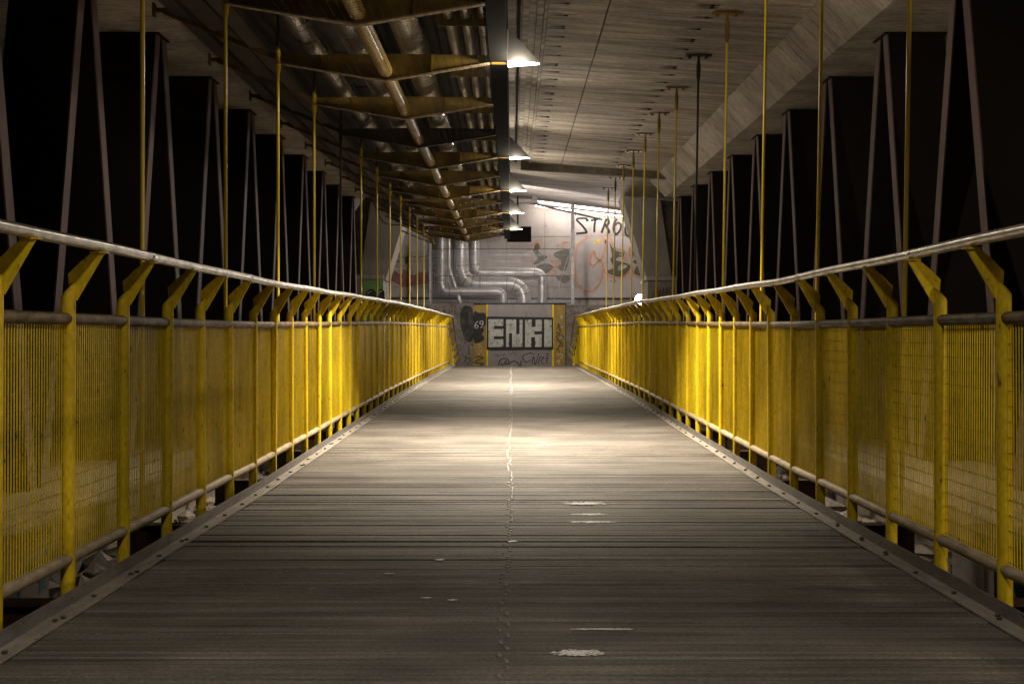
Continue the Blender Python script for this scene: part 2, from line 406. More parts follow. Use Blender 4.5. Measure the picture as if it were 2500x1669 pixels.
for i,(px,py,wx,wy) in enumerate([(1410,1599,120,15),(1430,1225,115,9),(1440,1252,80,4),(1445,1271,110,4),(1040,1461,22,3),(950,1400,18,2),
                                  (1105,1466,18,3),(1250,1319,18,3),(1075,1365,20,3),(1480,1540,150,3),(1330,1088,50,3)]):
    d = 1.085*F/(py-804); m = MB()
    cx_, rx_, ry_ = (px-1250)*d/F, wx/2*d/F, wy/2*d*d/(1.085*F)
    rr = random.Random(i+50)
    if wx > 50: blob(m, cx_, d, rx_*.55, ry_*.55, i+20, lambda yy: zd(yy)+.0045)
    for q in range(150 if wx > 50 else 25):
        a = rr.uniform(0,6.283); u = rr.uniform(.35,1.0)**.8 * rr.uniform(.75,1.2)
        fx, fy, fr = cx_+rx_*u*math.cos(a), d+ry_*u*math.sin(a), rr.uniform(.002,.0075)
        nn = len(m.v)
        for c_ in range(6):
            w_ = fr*rr.uniform(.6,1.3); m.v.append((fx+w_*1.5*math.cos(c_*1.047), fy+w_*math.sin(c_*1.047), zd(fy)+.0042))
        m.f.append([nn+c_ for c_ in range(6)]); m.c.append(1)
    m.build("white_mark", M['fleck_white'], deck)  # ragged white patch and flecks lying on the boards
for k in range(-3, 13):                         # cross beams that carry the walkway, one at each pair of hangers
    d = 8.08+2.34*k; m = MB(); t = zd(d)-.10
    m.box(-2.36,2.48,d-.06,d+.06,t-.014,t)
    m.box(-2.36,2.48,d-.006,d+.006,t-.186,t-.014)
    m.box(-2.36,2.48,d-.06,d+.06,t-.20,t-.186)
    m.build("cross_beam", M['rust'], deck)
for x in (-1.55,-0.5,0.6,1.66):
    m = MB()
    ys = [-5,4,6.4,9.1,12.8,19.4,27,38]
    for a, c in zip(ys, ys[1:]):
        m.add([(x-.04,a,zd(a)-.098),(x+.04,a,zd(a)-.098),(x+.04,c,zd(c)-.098),(x-.04,c,zd(c)-.098),(x-.04,a,zd(a)-.042),(x+.04,a,zd(a)-.042),(x+.04,c,zd(c)-.042),(x-.04,c,zd(c)-.042)],
              [(0,3,2,1),(4,5,6,7),(0,1,5,4),(2,3,7,6),(1,2,6,5),(3,0,4,7)])
    m.build("stringer", M['rust'], deck)

# ------------------------------------------------------------------ railings
def railing(side):
    X = XL if side < 0 else XR
    s = 1 if side < 0 else -1                    # towards the walkway
    word = "left" if side < 0 else "right"
    root = empty("railing", (X,0,0), f"long yellow mesh railing with steel handrail on the {word} edge of the walkway", "railing", "yellow mesh railings of the footbridge")
    first = 5.46 if side < 0 else 5.21
    ks = [k for k in range(-6, 60) if first+.78*k < DEND]
    # one post with its slanted head and its bracket plate
    pm = MB(); r = .030; n = 14
    ring = lambda zf: [(r*math.cos(2*math.pi*i/n)+X, r*math.sin(2*math.pi*i/n), zf(r*math.cos(2*math.pi*i/n))) for i in range(n)]
    lo = ring(lambda x: -.36); hi = ring(lambda x: 1.13+.118+s*x*1.05)
    pm.add(lo+hi, [(i,(i+1)%n,(i+1)%n+n,i+n) for i in range(n)]+[list(range(n-1,-1,-1)), [n+i for i in range(n)]])
    post = pm.build("post", M['yellow'], root, smooth=True)
    br = MB(); z = 1.13
    br.prism_y([(X+s*.112,z+.285),(X+s*.150,z+.272),(X+s*.036,z+.075),(X+s*.006,z+.10),(X+s*.0,z+.185),(X+s*.05,z+.235)], -.005, .005)
    br.box(min(X+s*.095,X+s*.165), max(X+s*.095,X+s*.165), -.02, .02, z+.272, z+.279)
    bra = br.build("bracket", M['yellow'], post)
    pa = MB(); w = .78
    for i in range(25):
        yy = .045+.0288*i
        pa.box(X-.0022,X+.0022,yy-.0027,yy+.0027,.14,1.11)
    panel = pa.build("mesh_panel", M['yellow'], root)
    pa = MB()
    for i in range(16):
        zz = .165+.0615*i
        xa = X-s*.0048
        pa.box(xa-.0025,xa+.0025,.03,.75,zz-.0017,zz+.0017)
    pa.build("cross_wire", M['wire_dark'], panel)
    jit = random.Random(40+side)
    hp = []
    for n_, k in enumerate(ks):
        d = first+.78*k
        p = post if n_ == 0 else copy_tree(post)
        p.location = (0, d, zd(d)); p.rotation_euler = (0, R(jit.uniform(-.35,.35)), R(jit.uniform(-3,3)))
        if n_ < len(ks)-1:
            q = panel if n_ == 0 else copy_tree(panel)
            q.location = (jit.uniform(-.003,.003), d, zd(d)); q.rotation_euler = (math.atan2(zd(d+.78)-zd(d), .78), R(jit.uniform(-.3,.3)), R(jit.uniform(-.5,.5)))
        hp.append(d)
    def path(dx, dz, amp, ph, step=.26):
        pts = []; y = hp[0]
        while y <= hp[-1]+.01:
            pts.append((X+dx, y, zd(y)+dz+amp*math.sin(y*2.3+ph)+amp*.8*math.sin(y*.9+ph))); y += step
        return pts
    top = path(0, 1.13, .001, 0)
    m = MB(); m.tube(top, .0255, 14); m.build("top_rail", M['rail_brown'], root, smooth=True)
    m = MB(); m.tube(path(0, .13, .001, 1), .026, 14); m.build("bottom_rail", M['rail_beige'], root, smooth=True)
    hr = path(s*.13, 1.13+.302, .0028, 2+side)
    m = MB(); m.tube(hr, .0235, 16); han = m.build("handrail", M['stainless'], root, smooth=True)
    for i in range(3, len(hr)-1, 9):             # joint sleeves
        a = Vector(hr[i]); c = Vector(hr[i+1]); t = (c-a).normalized()
        m = MB(); m.tube([a-t*.035, a-t*.03, a+t*.03, a+t*.035], [.0236,.0252,.0252,.0236], 14)
        m.build("joint_sleeve", M['stainless'], han, smooth=True)
railing(-1); railing(1)

# ------------------------------------------------------------------ road bridge overhead
bridge = empty("road_bridge", (0,0,E), "dark concrete road bridge whose underside roofs the whole footbridge", "bridge")
def HC(x): return H(3.84-.069*x)
CE = 48.6
def slab_piece(x0, x1, y0, y1, f00, f10, f01, f11, t=.35):
    m = MB()
    v = [(x0,y0,f00),(x1,y0,f10),(x1,y1,f11),(x0,y1,f01)]
    m.add(v+[(p[0],p[1],p[2]+t) for p in v], [(0,3,2,1),(4,5,6,7),(0,1,5,4),(1,2,6,5),(2,3,7,6),(3,0,4,7)])
    return m
def far(x): return H(4.83-.125*x)
def slab_row(x0, x1, up):
    m = MB(); ys_ = [-9,-5.9,-2.8,.3,3.4,6.5,9.6,12.7,15.8,18.9,22,25.1,28.2,30]; rr = random.Random(int(x0*100))
    for a, c in zip(ys_, ys_[1:]):
        j_ = rr.uniform(-.003,.003)
        q = slab_piece(x0, x1, a+.004, c-.004, HC(x0)+up+j_, HC(x1)+up+j_, HC(x0)+up+j_, HC(x1)+up+j_); m.add(q.v, q.f)
    m.build("ceiling_slab", M['concrete'], bridge)
slab_row(1.138, 3.37, 0); slab_row(.436, 1.122, .006)
m = slab_piece(-.05, 5.6, 30.2, CE, HC(0)+.05, H(3.62), far(0), far(5.6)); m.build("ceiling_slab", M['concrete'], bridge)
m = slab_piece(-5.6, -.21, 30.2, CE, HC(0)+.05, HC(0)+.05, far(0), far(0)); m.build("ceiling_slab", M['concrete'], bridge)
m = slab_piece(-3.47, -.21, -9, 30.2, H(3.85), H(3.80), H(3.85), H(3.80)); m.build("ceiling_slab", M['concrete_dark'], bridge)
# longitudinal edge strip with ledges and grooves beside the joint
m = MB(); c = HC(.2)
for x0, x1, dz in [(-.05,.045,-.04),(.05,.12,.03),(.125,.21,.0),(.215,.30,.04),(.305,.385,.015),(.389,.428,-.03)]:
    m.box(x0, x1, -9, 30, c+dz, c+.42)
m.build("edge_strip", M['concrete'], bridge)
m = MB(); m.tube([(.084,-9,c+.0),(.084,10,c-.002),(.084,30,c)], .022, 10); m.build("conduit", M['soot'], bridge, smooth=True)
# cross beam
m = MB(); m.add([(.2,30,H(3.66)),(3.9,30,H(3.42)),(3.9,30.2,H(3.42)),(.2,30.2,H(3.66)),(.2,30,H(4.2)),(3.9,30,H(4.2)),(3.9,30.2,H(4.2)),(.2,30.2,H(4.2))],
      [(0,3,2,1),(4,5,6,7),(0,1,5,4),(1,2,6,5),(2,3,7,6),(3,0,4,7)])
m.build("cross_girder", M['concrete_rough'], bridge)
# edge beams (deep, with sloping inner face, soffit carried by the struts)
er = 32.0
m = MB(); poly = [(3.374,H(3.61)),(3.75,H(3.23)),(6.6,H(3.23)),(6.6,H(4.3)),(3.374,H(4.3))]
ys = [-9,-4,1,5,8.3,11.5,14.8,18,21.3,24.6,27.8,er]
for i,(a,c_) in enumerate(zip(ys,ys[1:])):
    m.prism_y([(p[0]+(.004 if i%2 else 0), p[1]) for p in poly], a+.003, c_-.003)
m.build("edge_beam", M['concrete_beam'], bridge)
m = MB(); poly = [(-3.474,H(3.85)),(-3.50,H(3.23)),(-6.6,H(3.23)),(-6.6,H(4.3)),(-3.474,H(4.3))]
for i,(a,c_) in enumerate(zip(ys,ys[1:])):
    m.prism_y([(p[0]-(.004 if i%2 else 0), p[1]) for p in poly], a+.003, c_-.003)
m.build("edge_beam", M['concrete_beam'], bridge)
# centre girder closing the joint
m = MB(); m.box(-.205,-.055,-9,37.5,H(2.60),H(3.9)); m.box(-.215,-.05,-9,37.5,H(2.588),H(2.60))
m.build("joint_girder", M['soot'], bridge)
# formwork tie marks with their spindle-shaped stains
rr = random.Random(4); TIES = []
def tie(x, y, big):
    z = HC(x)-(.002 if x > 1.13 else -.004)
    for q in range(2 if big else 1): TIES.append((x, y+q*.10, z, rr.uniform(.8,1.25)))
y = 9.5; i = 0
while y < 29.6:
    tie(.655+rr.uniform(-.015,.015), y, i%4 == 0); tie(2.30+rr.uniform(-.015,.015), y+.2, i%3 == 0); y += .58; i += 1
M['stain'] = mat("tie_stain", (0.10,0.085,0.07), 0.9, dark=(0.17,0.14,0.115), nscale=(3,30,3), coord='World')
x, yy, z, _ = TIES[0]
m = MB(); m.box(x-.022,x+.022,yy-.032,yy+.032,z-.003,z+.03); tm = m.build("tie_mark", M['soot'], bridge)
m = MB(); m.add([(x-.24,yy,z-.001),(x,yy-.045,z-.001),(x+.34,yy,z-.001),(x,yy+.045,z-.001)], [(0,3,2,1)]); ts = m.build("tie_stain", M['stain'], tm)
for q in TIES[1:]:
    c_ = copy_tree(tm, (q[0]-x,q[1]-yy,q[2]-z))

# ------------------------------------------------------------------ side struts (inverted V pairs of deep plates)
def struts(side):
    X = -3.87 if side < 0 else 4.08
    s = -1 if side < 0 else 1
    word = "left" if side < 0 else "right"
    first = None
    for k in range(-5, 8):
        d = 14.475+2.5*k
        lab = (f"dark inverted-V strut with mauve-lit edge on the {word}, {ORD[k+2]} of its row from the camera" if k > -2 else
               f"dark inverted-V strut with mauve-lit edge on the {word}, nearest of its row" if k == -2 else
               f"dark inverted-V strut beside the camera on the {word}, outside the picture")
        if first is None:
            t = empty("truss_strut", (X, d, H(-1.3)), lab, "strut", f"inverted-V struts along the {word} side")
            for dirn in (-1, 1):
                a = Vector((0, d+dirn*.13, H(3.21))); c = Vector((0, d+dirn*1.13, H(-1.3)))
                half = .08
                def quad(x0, x1, h):
                    q = MB()
                    q.add([(x0,a.y-h,a.z),(x1,a.y-h,a.z),(x1,a.y+h,a.z),(x0,a.y+h,a.z),(x0,c.y-h,c.z),(x1,c.y-h,c.z),(x1,c.y+h,c.z),(x0,c.y+h,c.z)],
                          [(0,1,2,3),(7,6,5,4),(0,4,5,1),(2,6,7,3),(1,5,6,2),(3,7,4,0)])
                    return q
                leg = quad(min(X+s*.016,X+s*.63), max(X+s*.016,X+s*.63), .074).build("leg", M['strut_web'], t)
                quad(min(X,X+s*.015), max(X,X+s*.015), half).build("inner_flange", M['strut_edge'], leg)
            q = MB(); q.box(min(X-s*.03,X+s*.66), max(X-s*.03,X+s*.66), d-.24, d+.24, H(3.211), H(3.229))
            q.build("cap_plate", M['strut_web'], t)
            first = t
        else:
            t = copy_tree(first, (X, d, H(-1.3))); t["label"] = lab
struts(-1); struts(1)
for side in (-1, 1):
    w = "left" if side < 0 else "right"
    m = MB(); x0, x1 = (3.25, 6.4) if side > 0 else (-6.2, -3.05)
    m.box(x0, x1, -6, 37, H(-2.6), H(-1.30))
    props(m.build("concrete_ledge", M['gravel_slab']), f"pale concrete ledge under the feet of the {w} row of struts", "ledge")

# ------------------------------------------------------------------ hanger rods
def hanger(side, k, tops):
    d = 8.08+2.34*k + (0.04 if side > 0 else 0)
    w = "left" if side < 0 else "right"
    X = -2.278 if side < 0 else 2.41
    XT = X if side < 0 else 2.49
    top = H(2.80) if side < 0 else HC(2.49)-.03
    darkish = (k == 4)  # this pair of rods is darker than the rest
    m_ = M['rod_dark'] if darkish else M['rod_yellow']
    vis = [q for q in range(0, 13)]
    lab = (f"dark hanger rod among the yellow ones along the {w} railing" if darkish else
           f"yellow hanger rod, {ORD[k]} from the camera outside the {w} railing") if k >= 0 else f"yellow hanger rod beside the camera, outside the picture on the {w}"
    t = empty("hanger_rod", (X, d, zd(d)-.1), lab, "hanger", f"hanger rods along the {w} railing")
    zb = zd(d)-.1
    def at(z): 
        f = (z-zb)/(top-zb); return (X+(XT-X)*f, d, z)
    q = MB(); q.tube([at(zb), at(top-.30)], .0145, 10); q.build("rod", m_, t, smooth=True)
    fm = m_ if side < 0 or darkish else M['yellow_dirty']
    q = MB(); q.tube([at(top-.33),at(top-.27),at(top-.12),at(top-.06)], [.015,.028,.028,.017], 10); q.tube([at(top-.08),at(top)], .016, 8)
    q.build("fork_fitting", fm, t, smooth=True)
    q = MB()
    x, _, z = at(top)
    if side > 0:
        q.box(x-.17,x+.17,d-.05,d+.05,z-.001,z+.018)
        for dx in (-.12,.10): q.box(x+dx-.02,x+dx+.02,d-.03,d+.03,z-.03,z-.002)
    else:
        q.box(x-.012,x+.012,d-.05,d+.05,z-.06,z+.06); q.tube([(x,d,z+.05),(x,d,H(3.83))], .014, 8)
    q.build("anchor_plate", M['yellow_dirty'] if side > 0 and not darkish else M['rod_dark'], t)
    q = MB(); q.box(X-.04,X+.04,d-.04,d+.04,zb-.001,zb+.012); q.build("foot_plate", m_, t)
for k in range(-1, 12):
    hanger(-1, k, 0); hanger(1, k, 0)

# ------------------------------------------------------------------ hung service bay: ribs, pipes, net
def rib(k):
    d = 8.08+2.34*k
    dk = (k == 4)
    m_ = M['rod_dark'] if dk else M['rib']
    lab = "dark gull-wing crossbeam among the yellow ones under the bridge" if dk else (
          f"yellow gull-wing crossbeam under the pipes, {ORD[k-1]} in view from the camera" if k >= 1 else "yellow gull-wing crossbeam overhead, outside the picture")
    t = empty("ceiling_rib", (-1.23, d, H(2.41)), lab, "crossbeam", "gull-wing crossbeams carrying the pipes")
    q = MB(); y0, y1 = d-.009, d+.009
    q.prism_y([(-2.28,H(2.595)),(-1.23,H(2.422)),(-1.23,H(2.68)),(-2.28,H(2.665))], y0, y1)
    q.prism_y([(-1.23,H(2.422)),(-.215,H(2.592)),(-.215,H(2.665)),(-1.23,H(2.68))], y0, y1)
    q.build("web_plate", m_, t)
    q = MB()
    for (xa,za),(xb,zb) in (((-2.28,2.594),(-1.23,2.421)),((-1.23,2.421),(-.215,2.591))):
        q.prism_y([(xa,H(za)),(xb,H(zb)),(xb,H(zb)-.012),(xa,H(za)-.012)], d-.04, d+.04)
    q.build("bottom_flange", m_ if dk else M['rail_beige'], t)
    q = MB()
    for x in (-1.85,-.78):
        zb = 2.43+.165*abs(x+1.23); q.box(x-.004,x+.004,d-.038,d-.0095,H(zb),H(2.665))
    q.build("stiffener", m_, t)
    q = MB()
    q.prism_y([(-2.285,H(2.61)),(-2.285,H(2.665)),(-3.40,H(3.12)),(-3.40,H(3.07))], d-.018, d+.018)
    q.box(-3.49,-3.34,d-.02,d+.02,H(3.085),H(3.125)); q.box(-3.49,-3.475,d-.05,d+.05,H(3.04),H(3.17))
    q.build("outrigger", M['rod_dark'] if dk else M['rust_yellow'], t)
for k in range(-3, 13): rib(k)
q = MB(); w_ = .19; x = -3.40; i = 0
while x < -.30:
    za = H(3.36)+(.045 if i%2 else 0)
    q.add([(x,-8,za),(x+.06,-8,za),(x+.06,37.5,za),(x,37.5,za),(x+.095,-8,H(3.36)+(0 if i%2 else .045)),(x+.095,37.5,H(3.36)+(0 if i%2 else .045))], [(0,3,2,1),(1,2,5,4)]); x += .095; i += 1
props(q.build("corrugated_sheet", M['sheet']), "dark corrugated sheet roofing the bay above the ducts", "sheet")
for i, (x, h, w_, lab) in enumerate([(-2.46,2.73,.16,"dark cable tray nearest the left hanger tops"),(-2.83,2.90,.20,"dark cable tray midway along the crossbeam arms"),(-3.20,3.04,.14,"dark cable tray hard against the left concrete edge")]):
    q = MB(); q.box(x-w_/2,x+w_/2,-8,37.2,H(h),H(h)+.012); q.box(x-w_/2,x-w_/2+.008,-8,37.2,H(h)+.0125,H(h)+.07); q.box(x+w_/2-.008,x+w_/2,-8,37.2,H(h)+.0125,H(h)+.07)
    t = q.build("cable_tray", M['sheet']); props(t, lab, "cable tray")
    q = MB(); rr = random.Random(i+70)
    for c_ in range(3):
        xc = x-w_*.3+c_*w_*.3; q.tube([(xc+rr.uniform(-.015,.015),yy,H(h)+.032+rr.uniform(0,.01)) for yy in range(-8,38,3)], .016, 6)
    q.build("cables", M['net'], t)
q = MB(); q.box(-2.22,-1.72,-8,37.2,H(3.02),H(3.30))
for yy in range(0,37,2): q.box(-2.24,-1.70,yy+.3,yy+.34,H(3.0),H(3.31))
props(q.build("flat_duct", M['dull_duct']), "wide flat grey duct above the round ducts on the left", "duct")
def pipe(name, x, h, r, matk, lab, y0=-8, y1=44.5, segs=True):
    t = empty(name, (x, y0, H(h)), lab, "pipe")
    q = MB(); q.tube([(x,y0,H(h)),(x,(y0+y1)/2,H(h)),(x,y1,H(h))], r, 20); q.build("pipe_run", M[matk], t, smooth=True)
    if segs:
        y = 3.1+x*.3
        while y < min(y1, 40):
            q = MB(); q.tube([(x,y,H(h)),(x,y+.04,H(h))], r*1.03, 20); q.build("joint_band", M[matk], t, smooth=True); y += 2.34
pipe("service_pipe", -1.23, 2.515, .068, 'pipe_yellow', "yellow-brown pipe threaded through the low points of the crossbeams", y1=37)
pipe("duct", -.98, 2.84, .150, 'foil', "fat silver duct to the right of the yellow-brown pipe", y1=37.4)
pipe("duct", -1.50, 2.86, .170, 'foil', "fattest silver duct, left of the yellow-brown pipe", y1=37.4)
pipe("duct", -1.95, 2.80, .110, 'foil', "silver duct nearest the left end of the crossbeams", y1=37.4)
for i, x in enumerate((-.56,-.41,-.26)):
    pipe("thin_pipe", x, 2.785, .048, 'foil', f"thin silver pipe, {['left','middle','right'][i]} one of three beside the joint girder", y1=37, segs=False)
for k in range(-2, 12):
    d = 8.08+2.34*k+1.17; q = MB()
    q.prism_y([(-.64,H(2.68)),(-.215,H(2.68)),(-.215,H(2.90)),(-.64,H(2.90))], d-.006, d+.006)
    for x in (-.64,-.222): q.box(x-.004,x+.004,d-.04,d-.0065,H(2.665),H(2.905))
    lab = f"yellow plate bracket holding three thin pipes, {ORD[k-1]} in view from the camera" if k >= 1 else "yellow plate bracket holding three thin pipes overhead, outside the picture"
    props(q.build("pipe_bracket", M['rib']), lab, "bracket", "plate brackets of the thin pipes")
q = MB()
def vnet(x): return 2.40+.165*abs(x+1.23)
x = -2.27
while x < -.2:
    q.tube([(x,-6,H(vnet(x))),(x,16,H(vnet(x))-.004),(x,38,H(vnet(x)))], .0018, 3, cap=False); x += .075
x = -3.4
while x < -2.3:
    zz_ = H(2.59+(-2.285-x)*.41); q.tube([(x,-6,zz_),(x,16,zz_-.004),(x,38,zz_)], .0018, 3, cap=False); x += .075
y = 6.0
while y < 37.5:
    q.tube([(-2.28,y,H(2.573)),(-1.23,y,H(2.40)),(-.215,y,H(2.568))], .0012, 3, cap=False); y += .075 if y < 20 else .15
props(q.build("bird_net", M['net']), "dark bird net stretched under the crossbeams and pipes", "net")

q = MB(); rr = random.Random(12)
for _ in range(260):
    y = 38-rr.random()**1.6*16; x = rr.uniform(-2.2,-.25); r_ = rr.uniform(.008,.026); z = H(vnet(x))+.004; nn = len(q.v)
    for c_ in range(5): q.v.append((x+r_*rr.uniform(.5,1.2)*math.cos(c_*1.257), y+r_*rr.uniform(.5,1.2)*math.sin(c_*1.257), z+rr.uniform(-.006,.02)))
    q.f.append([nn+c_ for c_ in range(4,-1,-1)]); q.c.append(1)
props(q.build("net_litter", M['fleck_white']), "pale feathers and scraps caught in the far end of the bird net", "litter", kind="stuff")

# ------------------------------------------------------------------ wedge lamps along the joint
def area(name, loc, rot, sx, sy, w, col, parent, spread=180, shape='RECTANGLE'):
    l = bpy.data.lights.new(name, 'AREA'); l.shape = shape; l.size = sx; l.size_y = sy; l.energy = w; l.color = col; l.spread = R(spread)
    o = bpy.data.objects.new(name, l); COL.objects.link(o); o.parent = parent
    o.location = Vector(loc)-origin(parent); o.rotation_euler = rot
    return o
LO = ["nearest and largest","second nearest","middle","fourth","farthest and smallest"]
ALL = [1.06]+sorted(LAMP_W)  # first one is unseen, added as fill for the near walkway
for i, d in enumerate(ALL):
    t = empty("wedge_lamp", (-.04, d, H(2.565)), f"lit black wedge lamp on the joint girder, {LO[i-1]} of the row of five" if i else "added dim wedge lamp overhead, outside the picture", "lamp", "wedge lamps along the ceiling joint")
    z = H(2.585); x0 = -.048; q = MB()
    A = [(x0,d-.13,z),(x0,d+.13,z),(x0+.325,d+.035,z),(x0+.325,d-.035,z),(x0,d-.12,z+.31),(x0,d+.12,z+.31),(x0+.02,d+.10,z+.31),(x0+.02,d-.10,z+.31)]
    q.add(A, [(0,3,7,4),(3,2,6,7),(2,1,5,6),(4,7,6,5),(0,4,5,1)])
    q.add([(x0+.012,d-.10,z+.012),(x0+.30,d-.025,z+.012),(x0+.30,d+.025,z+.012),(x0+.012,d+.10,z+.012)], [(0,3,2,1)])
    q.build("shade", M['lamp_body'], t)
    q = MB()
    q.add([(x0+.01,d-.115,z-.012),(x0+.312,d-.03,z-.004),(x0+.312,d+.03,z-.004),(x0+.01,d+.115,z-.012),
           (x0+.01,d-.115,z+.008),(x0+.312,d-.03,z+.008),(x0+.312,d+.03,z+.008),(x0+.01,d+.115,z+.008)],
          [(0,3,2,1),(4,5,6,7),(0,1,5,4),(1,2,6,5),(2,3,7,6),(3,0,4,7)])
    q.build("lens", M['lens'], t)
    q = MB(); q.box(-.20,x0-.001,d-.05,d+.05,z+.0,z+.10); q.build("mount", M['yellow_dirty'], t)
    area("lamp_light", (x0+.14,d,z-.03), (R(-8),0,0), .26, .16, LAMP_W.get(d, NEAR_W), WARM if i else (1.0,.90,.78), t, 180 if i == 0 else 110 if d < 28 else 145)
    if i:
        l = bpy.data.lights.new("lamp_spill", 'POINT'); l.energy = SPILL_W*(.4 if abs(d-19.78) < .1 else 1); l.color = WARM; l.shadow_soft_size = .05
        o = bpy.data.objects.new("lamp_spill", l); COL.objects.link(o); o.parent = t; o.location = Vector((x0+.14,d-.137,z-.045))-origin(t)

# ------------------------------------------------------------------ piers
def PX(px, d): return (px-1250)*d/F
def PH(py, d): return H((804-py)*d/F)
D = 40.0
def pier(word, front, dark, base, ledge):
    t = empty("bridge_pier", (PX(base[0][0],D), D, H(-2.2)), f"leaning concrete pier on a stepped base at the far {word}", "pier")
    q = MB(); q.prism_y([(PX(a,D),PH(b_,D)) for a,b_ in front], D, D+1.5); q.build("shaft", M['concrete_pier'], t)
    q = MB(); q.prism_y([(PX(a,D),PH(b_,D)) for a,b_ in dark], D+.25, D+2.2); q.build("back_wall", M['concrete_rough'], t)
    q = MB(); q.prism_y([(PX(a,D),PH(b_,D)) for a,b_ in base], D-.12, D+1.9); bb = q.build("base_block", M['concrete_pier'], t)
    q = MB(); q.prism_y([(PX(a,D),PH(b_,D)) for a,b_ in ledge], D-.16, D+1.9); q.build("base_ledge", M['concrete_wall'], t)
    return t
pr = pier("right", [(1508,446),(1606,446),(1640,676),(1578,676)], [(1604,440),(1662,500),(1662,676),(1638,676)],
     [(1581,685),(1664,685),(1664,960),(1581,960)], [(1577,675.5),(1666,675.5),(1666,684.5),(1577,684.5)])
pl = pier("left", [(908,470),(1000,500),(974,577),(941,684),(882,684),(882,655)], [(896,470),(912,470),(884,655),(884,684),(860,684),(860,520)],
     [(859,682),(936,682),(936,960),(859,960)], [(857,671.5),(938,671.5),(938,681.5),(857,681.5)])
def stroke(m, pts, w, d, lift=.004):
    """a sprayed line: ribbon on a wall plane that faces the camera; points in photo pixels carried to that plane"""
    P = [Vector((PX(a,d), PH(c,d))) for a, c in pts]
    ww = w*d/F/2
    L = []; Rr = []
    for i, p in enumerate(P):
        t = (P[min(i+1,len(P)-1)]-P[max(i-1,0)])
        if t.length < 1e-6: t = Vector((1,0))
        t.normalize(); nrm = Vector((-t.y, t.x))
        L.append(p+nrm*ww); Rr.append(p-nrm*ww)
    y = d-lift; n0 = len(m.v)
    for a, c in zip(L, Rr): m.v.append((a.x,y,a.y)); m.v.append((c.x,y,c.y))
    for i in range(len(P)-1):
        m.f.append([n0+2*i, n0+2*i+1, n0+2*i+3, n0+2*i+2]); m.c.append(1)
def patch(m, pts, d, lift=.002):
    n0 = len(m.v)
    m.v += [(PX(a,d),d-lift,PH(c,d)) for a,c in pts]; m.f.append([n0+i for i in range(len(pts))]); m.c.append(1)
def smooth_pts(pts, closed=False, n=5):
    out = []; N_ = len(pts)
    rng = range(N_ if closed else N_-1)
    for i in rng:
        p0 = pts[(i-1)%N_] if closed or i > 0 else pts[i]; p1 = pts[i]; p2 = pts[(i+1)%N_]; p3 = pts[(i+2)%N_] if closed or i+2 < N_ else p2
        for j in range(n):
            t = j/n
            out.append(tuple(.5*((2*p1[q])+(-p0[q]+p2[q])*t+(2*p0[q]-5*p1[q]+4*p2[q]-p3[q])*t*t+(-p0[q]+3*p1[q]-3*p2[q]+p3[q])*t**3) for q in (0,1)))
    out.append(pts[0] if closed else pts[-1])
    return out
def zz(pts, ox, oy, s): return [(ox+a/s, oy+c/s) for a, c in pts]
# graffiti on the pier bases
DB = D-.12
base_l = [o for o in pl.children if o.name.startswith("base_block")][0]
base_r = [o for o in pr.children if o.name.startswith("base_block")][0]
q = MB(); patch(q, [(884,682.5),(935,682.5),(936,800),(884,800)], DB); q.build("green_panel", M['green'], base_l)
q = MB(); k1 = MB(); k2 = MB()
for pts in ([(892,760),(892,725),(897,712),(906,706),(914,710),(917,720),(917,760)], [(921,760),(921,722),(925,711),(931,706),(936,710),(938,718),(938,760)]):
    sp = smooth_pts(pts); patch(q, sp, DB, .004); stroke(k1, sp, 1.8, DB, .006)
stroke(k2, smooth_pts([(897,718),(901,713),(907,711)]), 2.6, DB, .008); stroke(k2, smooth_pts([(924,717),(928,712),(933,710)]), 2.6, DB, .008)
q.build("graffiti_oval", M['teal'], base_l); k1.build("graffiti_outline", M['ink'], base_l); k2.build("graffiti_highlight", M['cream'], base_l)
q = MB()
for i in range(5):
    x = 1600+i*8
    stroke(q, smooth_pts([(x-8,728-i),(x-3,712-i*2),(x,724-i),(x+4,706-i*2),(x+3,720)]), 1.1, DB)
q.build("graffiti", M['red_spray'], base_r)

# ------------------------------------------------------------------ far abutment: lower wall, upper wall
DL, DU = 45.5, 48.0
low = empty("lower_wall", (0,DL,H(-3)), "lower abutment wall with black-framed pale lettering at the end of the walkway", "wall")
def wallbox(m, x0, x1, y0, y1, d, depth): m.box(PX(x0,d), PX(x1,d), d, d+depth, PH(y1,d), PH(y0,d))
q = MB(); wallbox(q, 850, 1155, 743, 1010, DL, 2.5); q.build("wall_face", M['concrete_rough'], low)
q = MB(); wallbox(q, 1382.5, 1720, 744, 1010, DL, 2.5); q.build("wall_face", M['concrete_rough'], low)
q = MB(); wallbox(q, 1155.3, 1382.2, 741, 1010, DL+.12, 2.3); q.build("gate_recess", M['soot'], low)
for x0, x1 in ((1155.6,1186.5),(1353,1380.5)):
    q = MB(); wallbox(q, x0, x1, 744, 1010, DL+.03, .08); q.build("yellow_column", M['yellow_col'], low)
for x0, x1 in ((1187,1191.5),(1347.5,1352.5)):
    q = MB(); wallbox(q, x0, x1, 743, 1010, DL-.01, .12); q.build("frame_strip", M['yellow'], low)
q = MB(); wallbox(q, 1192, 1347, 743, 1010, DL+.04, .07); gate = q.build("metal_panel", M['metal_panel'], low)
DG = DL+.04
en = MB(); fr = MB(); k = 5.8725
def zr(x0,y0,x1,y1): return [(1050+x0/k,720+y0/k),(1050+x1/k,720+y0/k),(1050+x1/k,720+y1/k),(1050+x0/k,720+y1/k)]
patch(fr, [(1187.8,773),(1200,772.4),(1260,773.2),(1350.8,774.5),(1350.5,800),(1351,853),(1300,852),(1250,853.6),(1187.8,853.4),(1188.4,810)], DL-.014, .002)
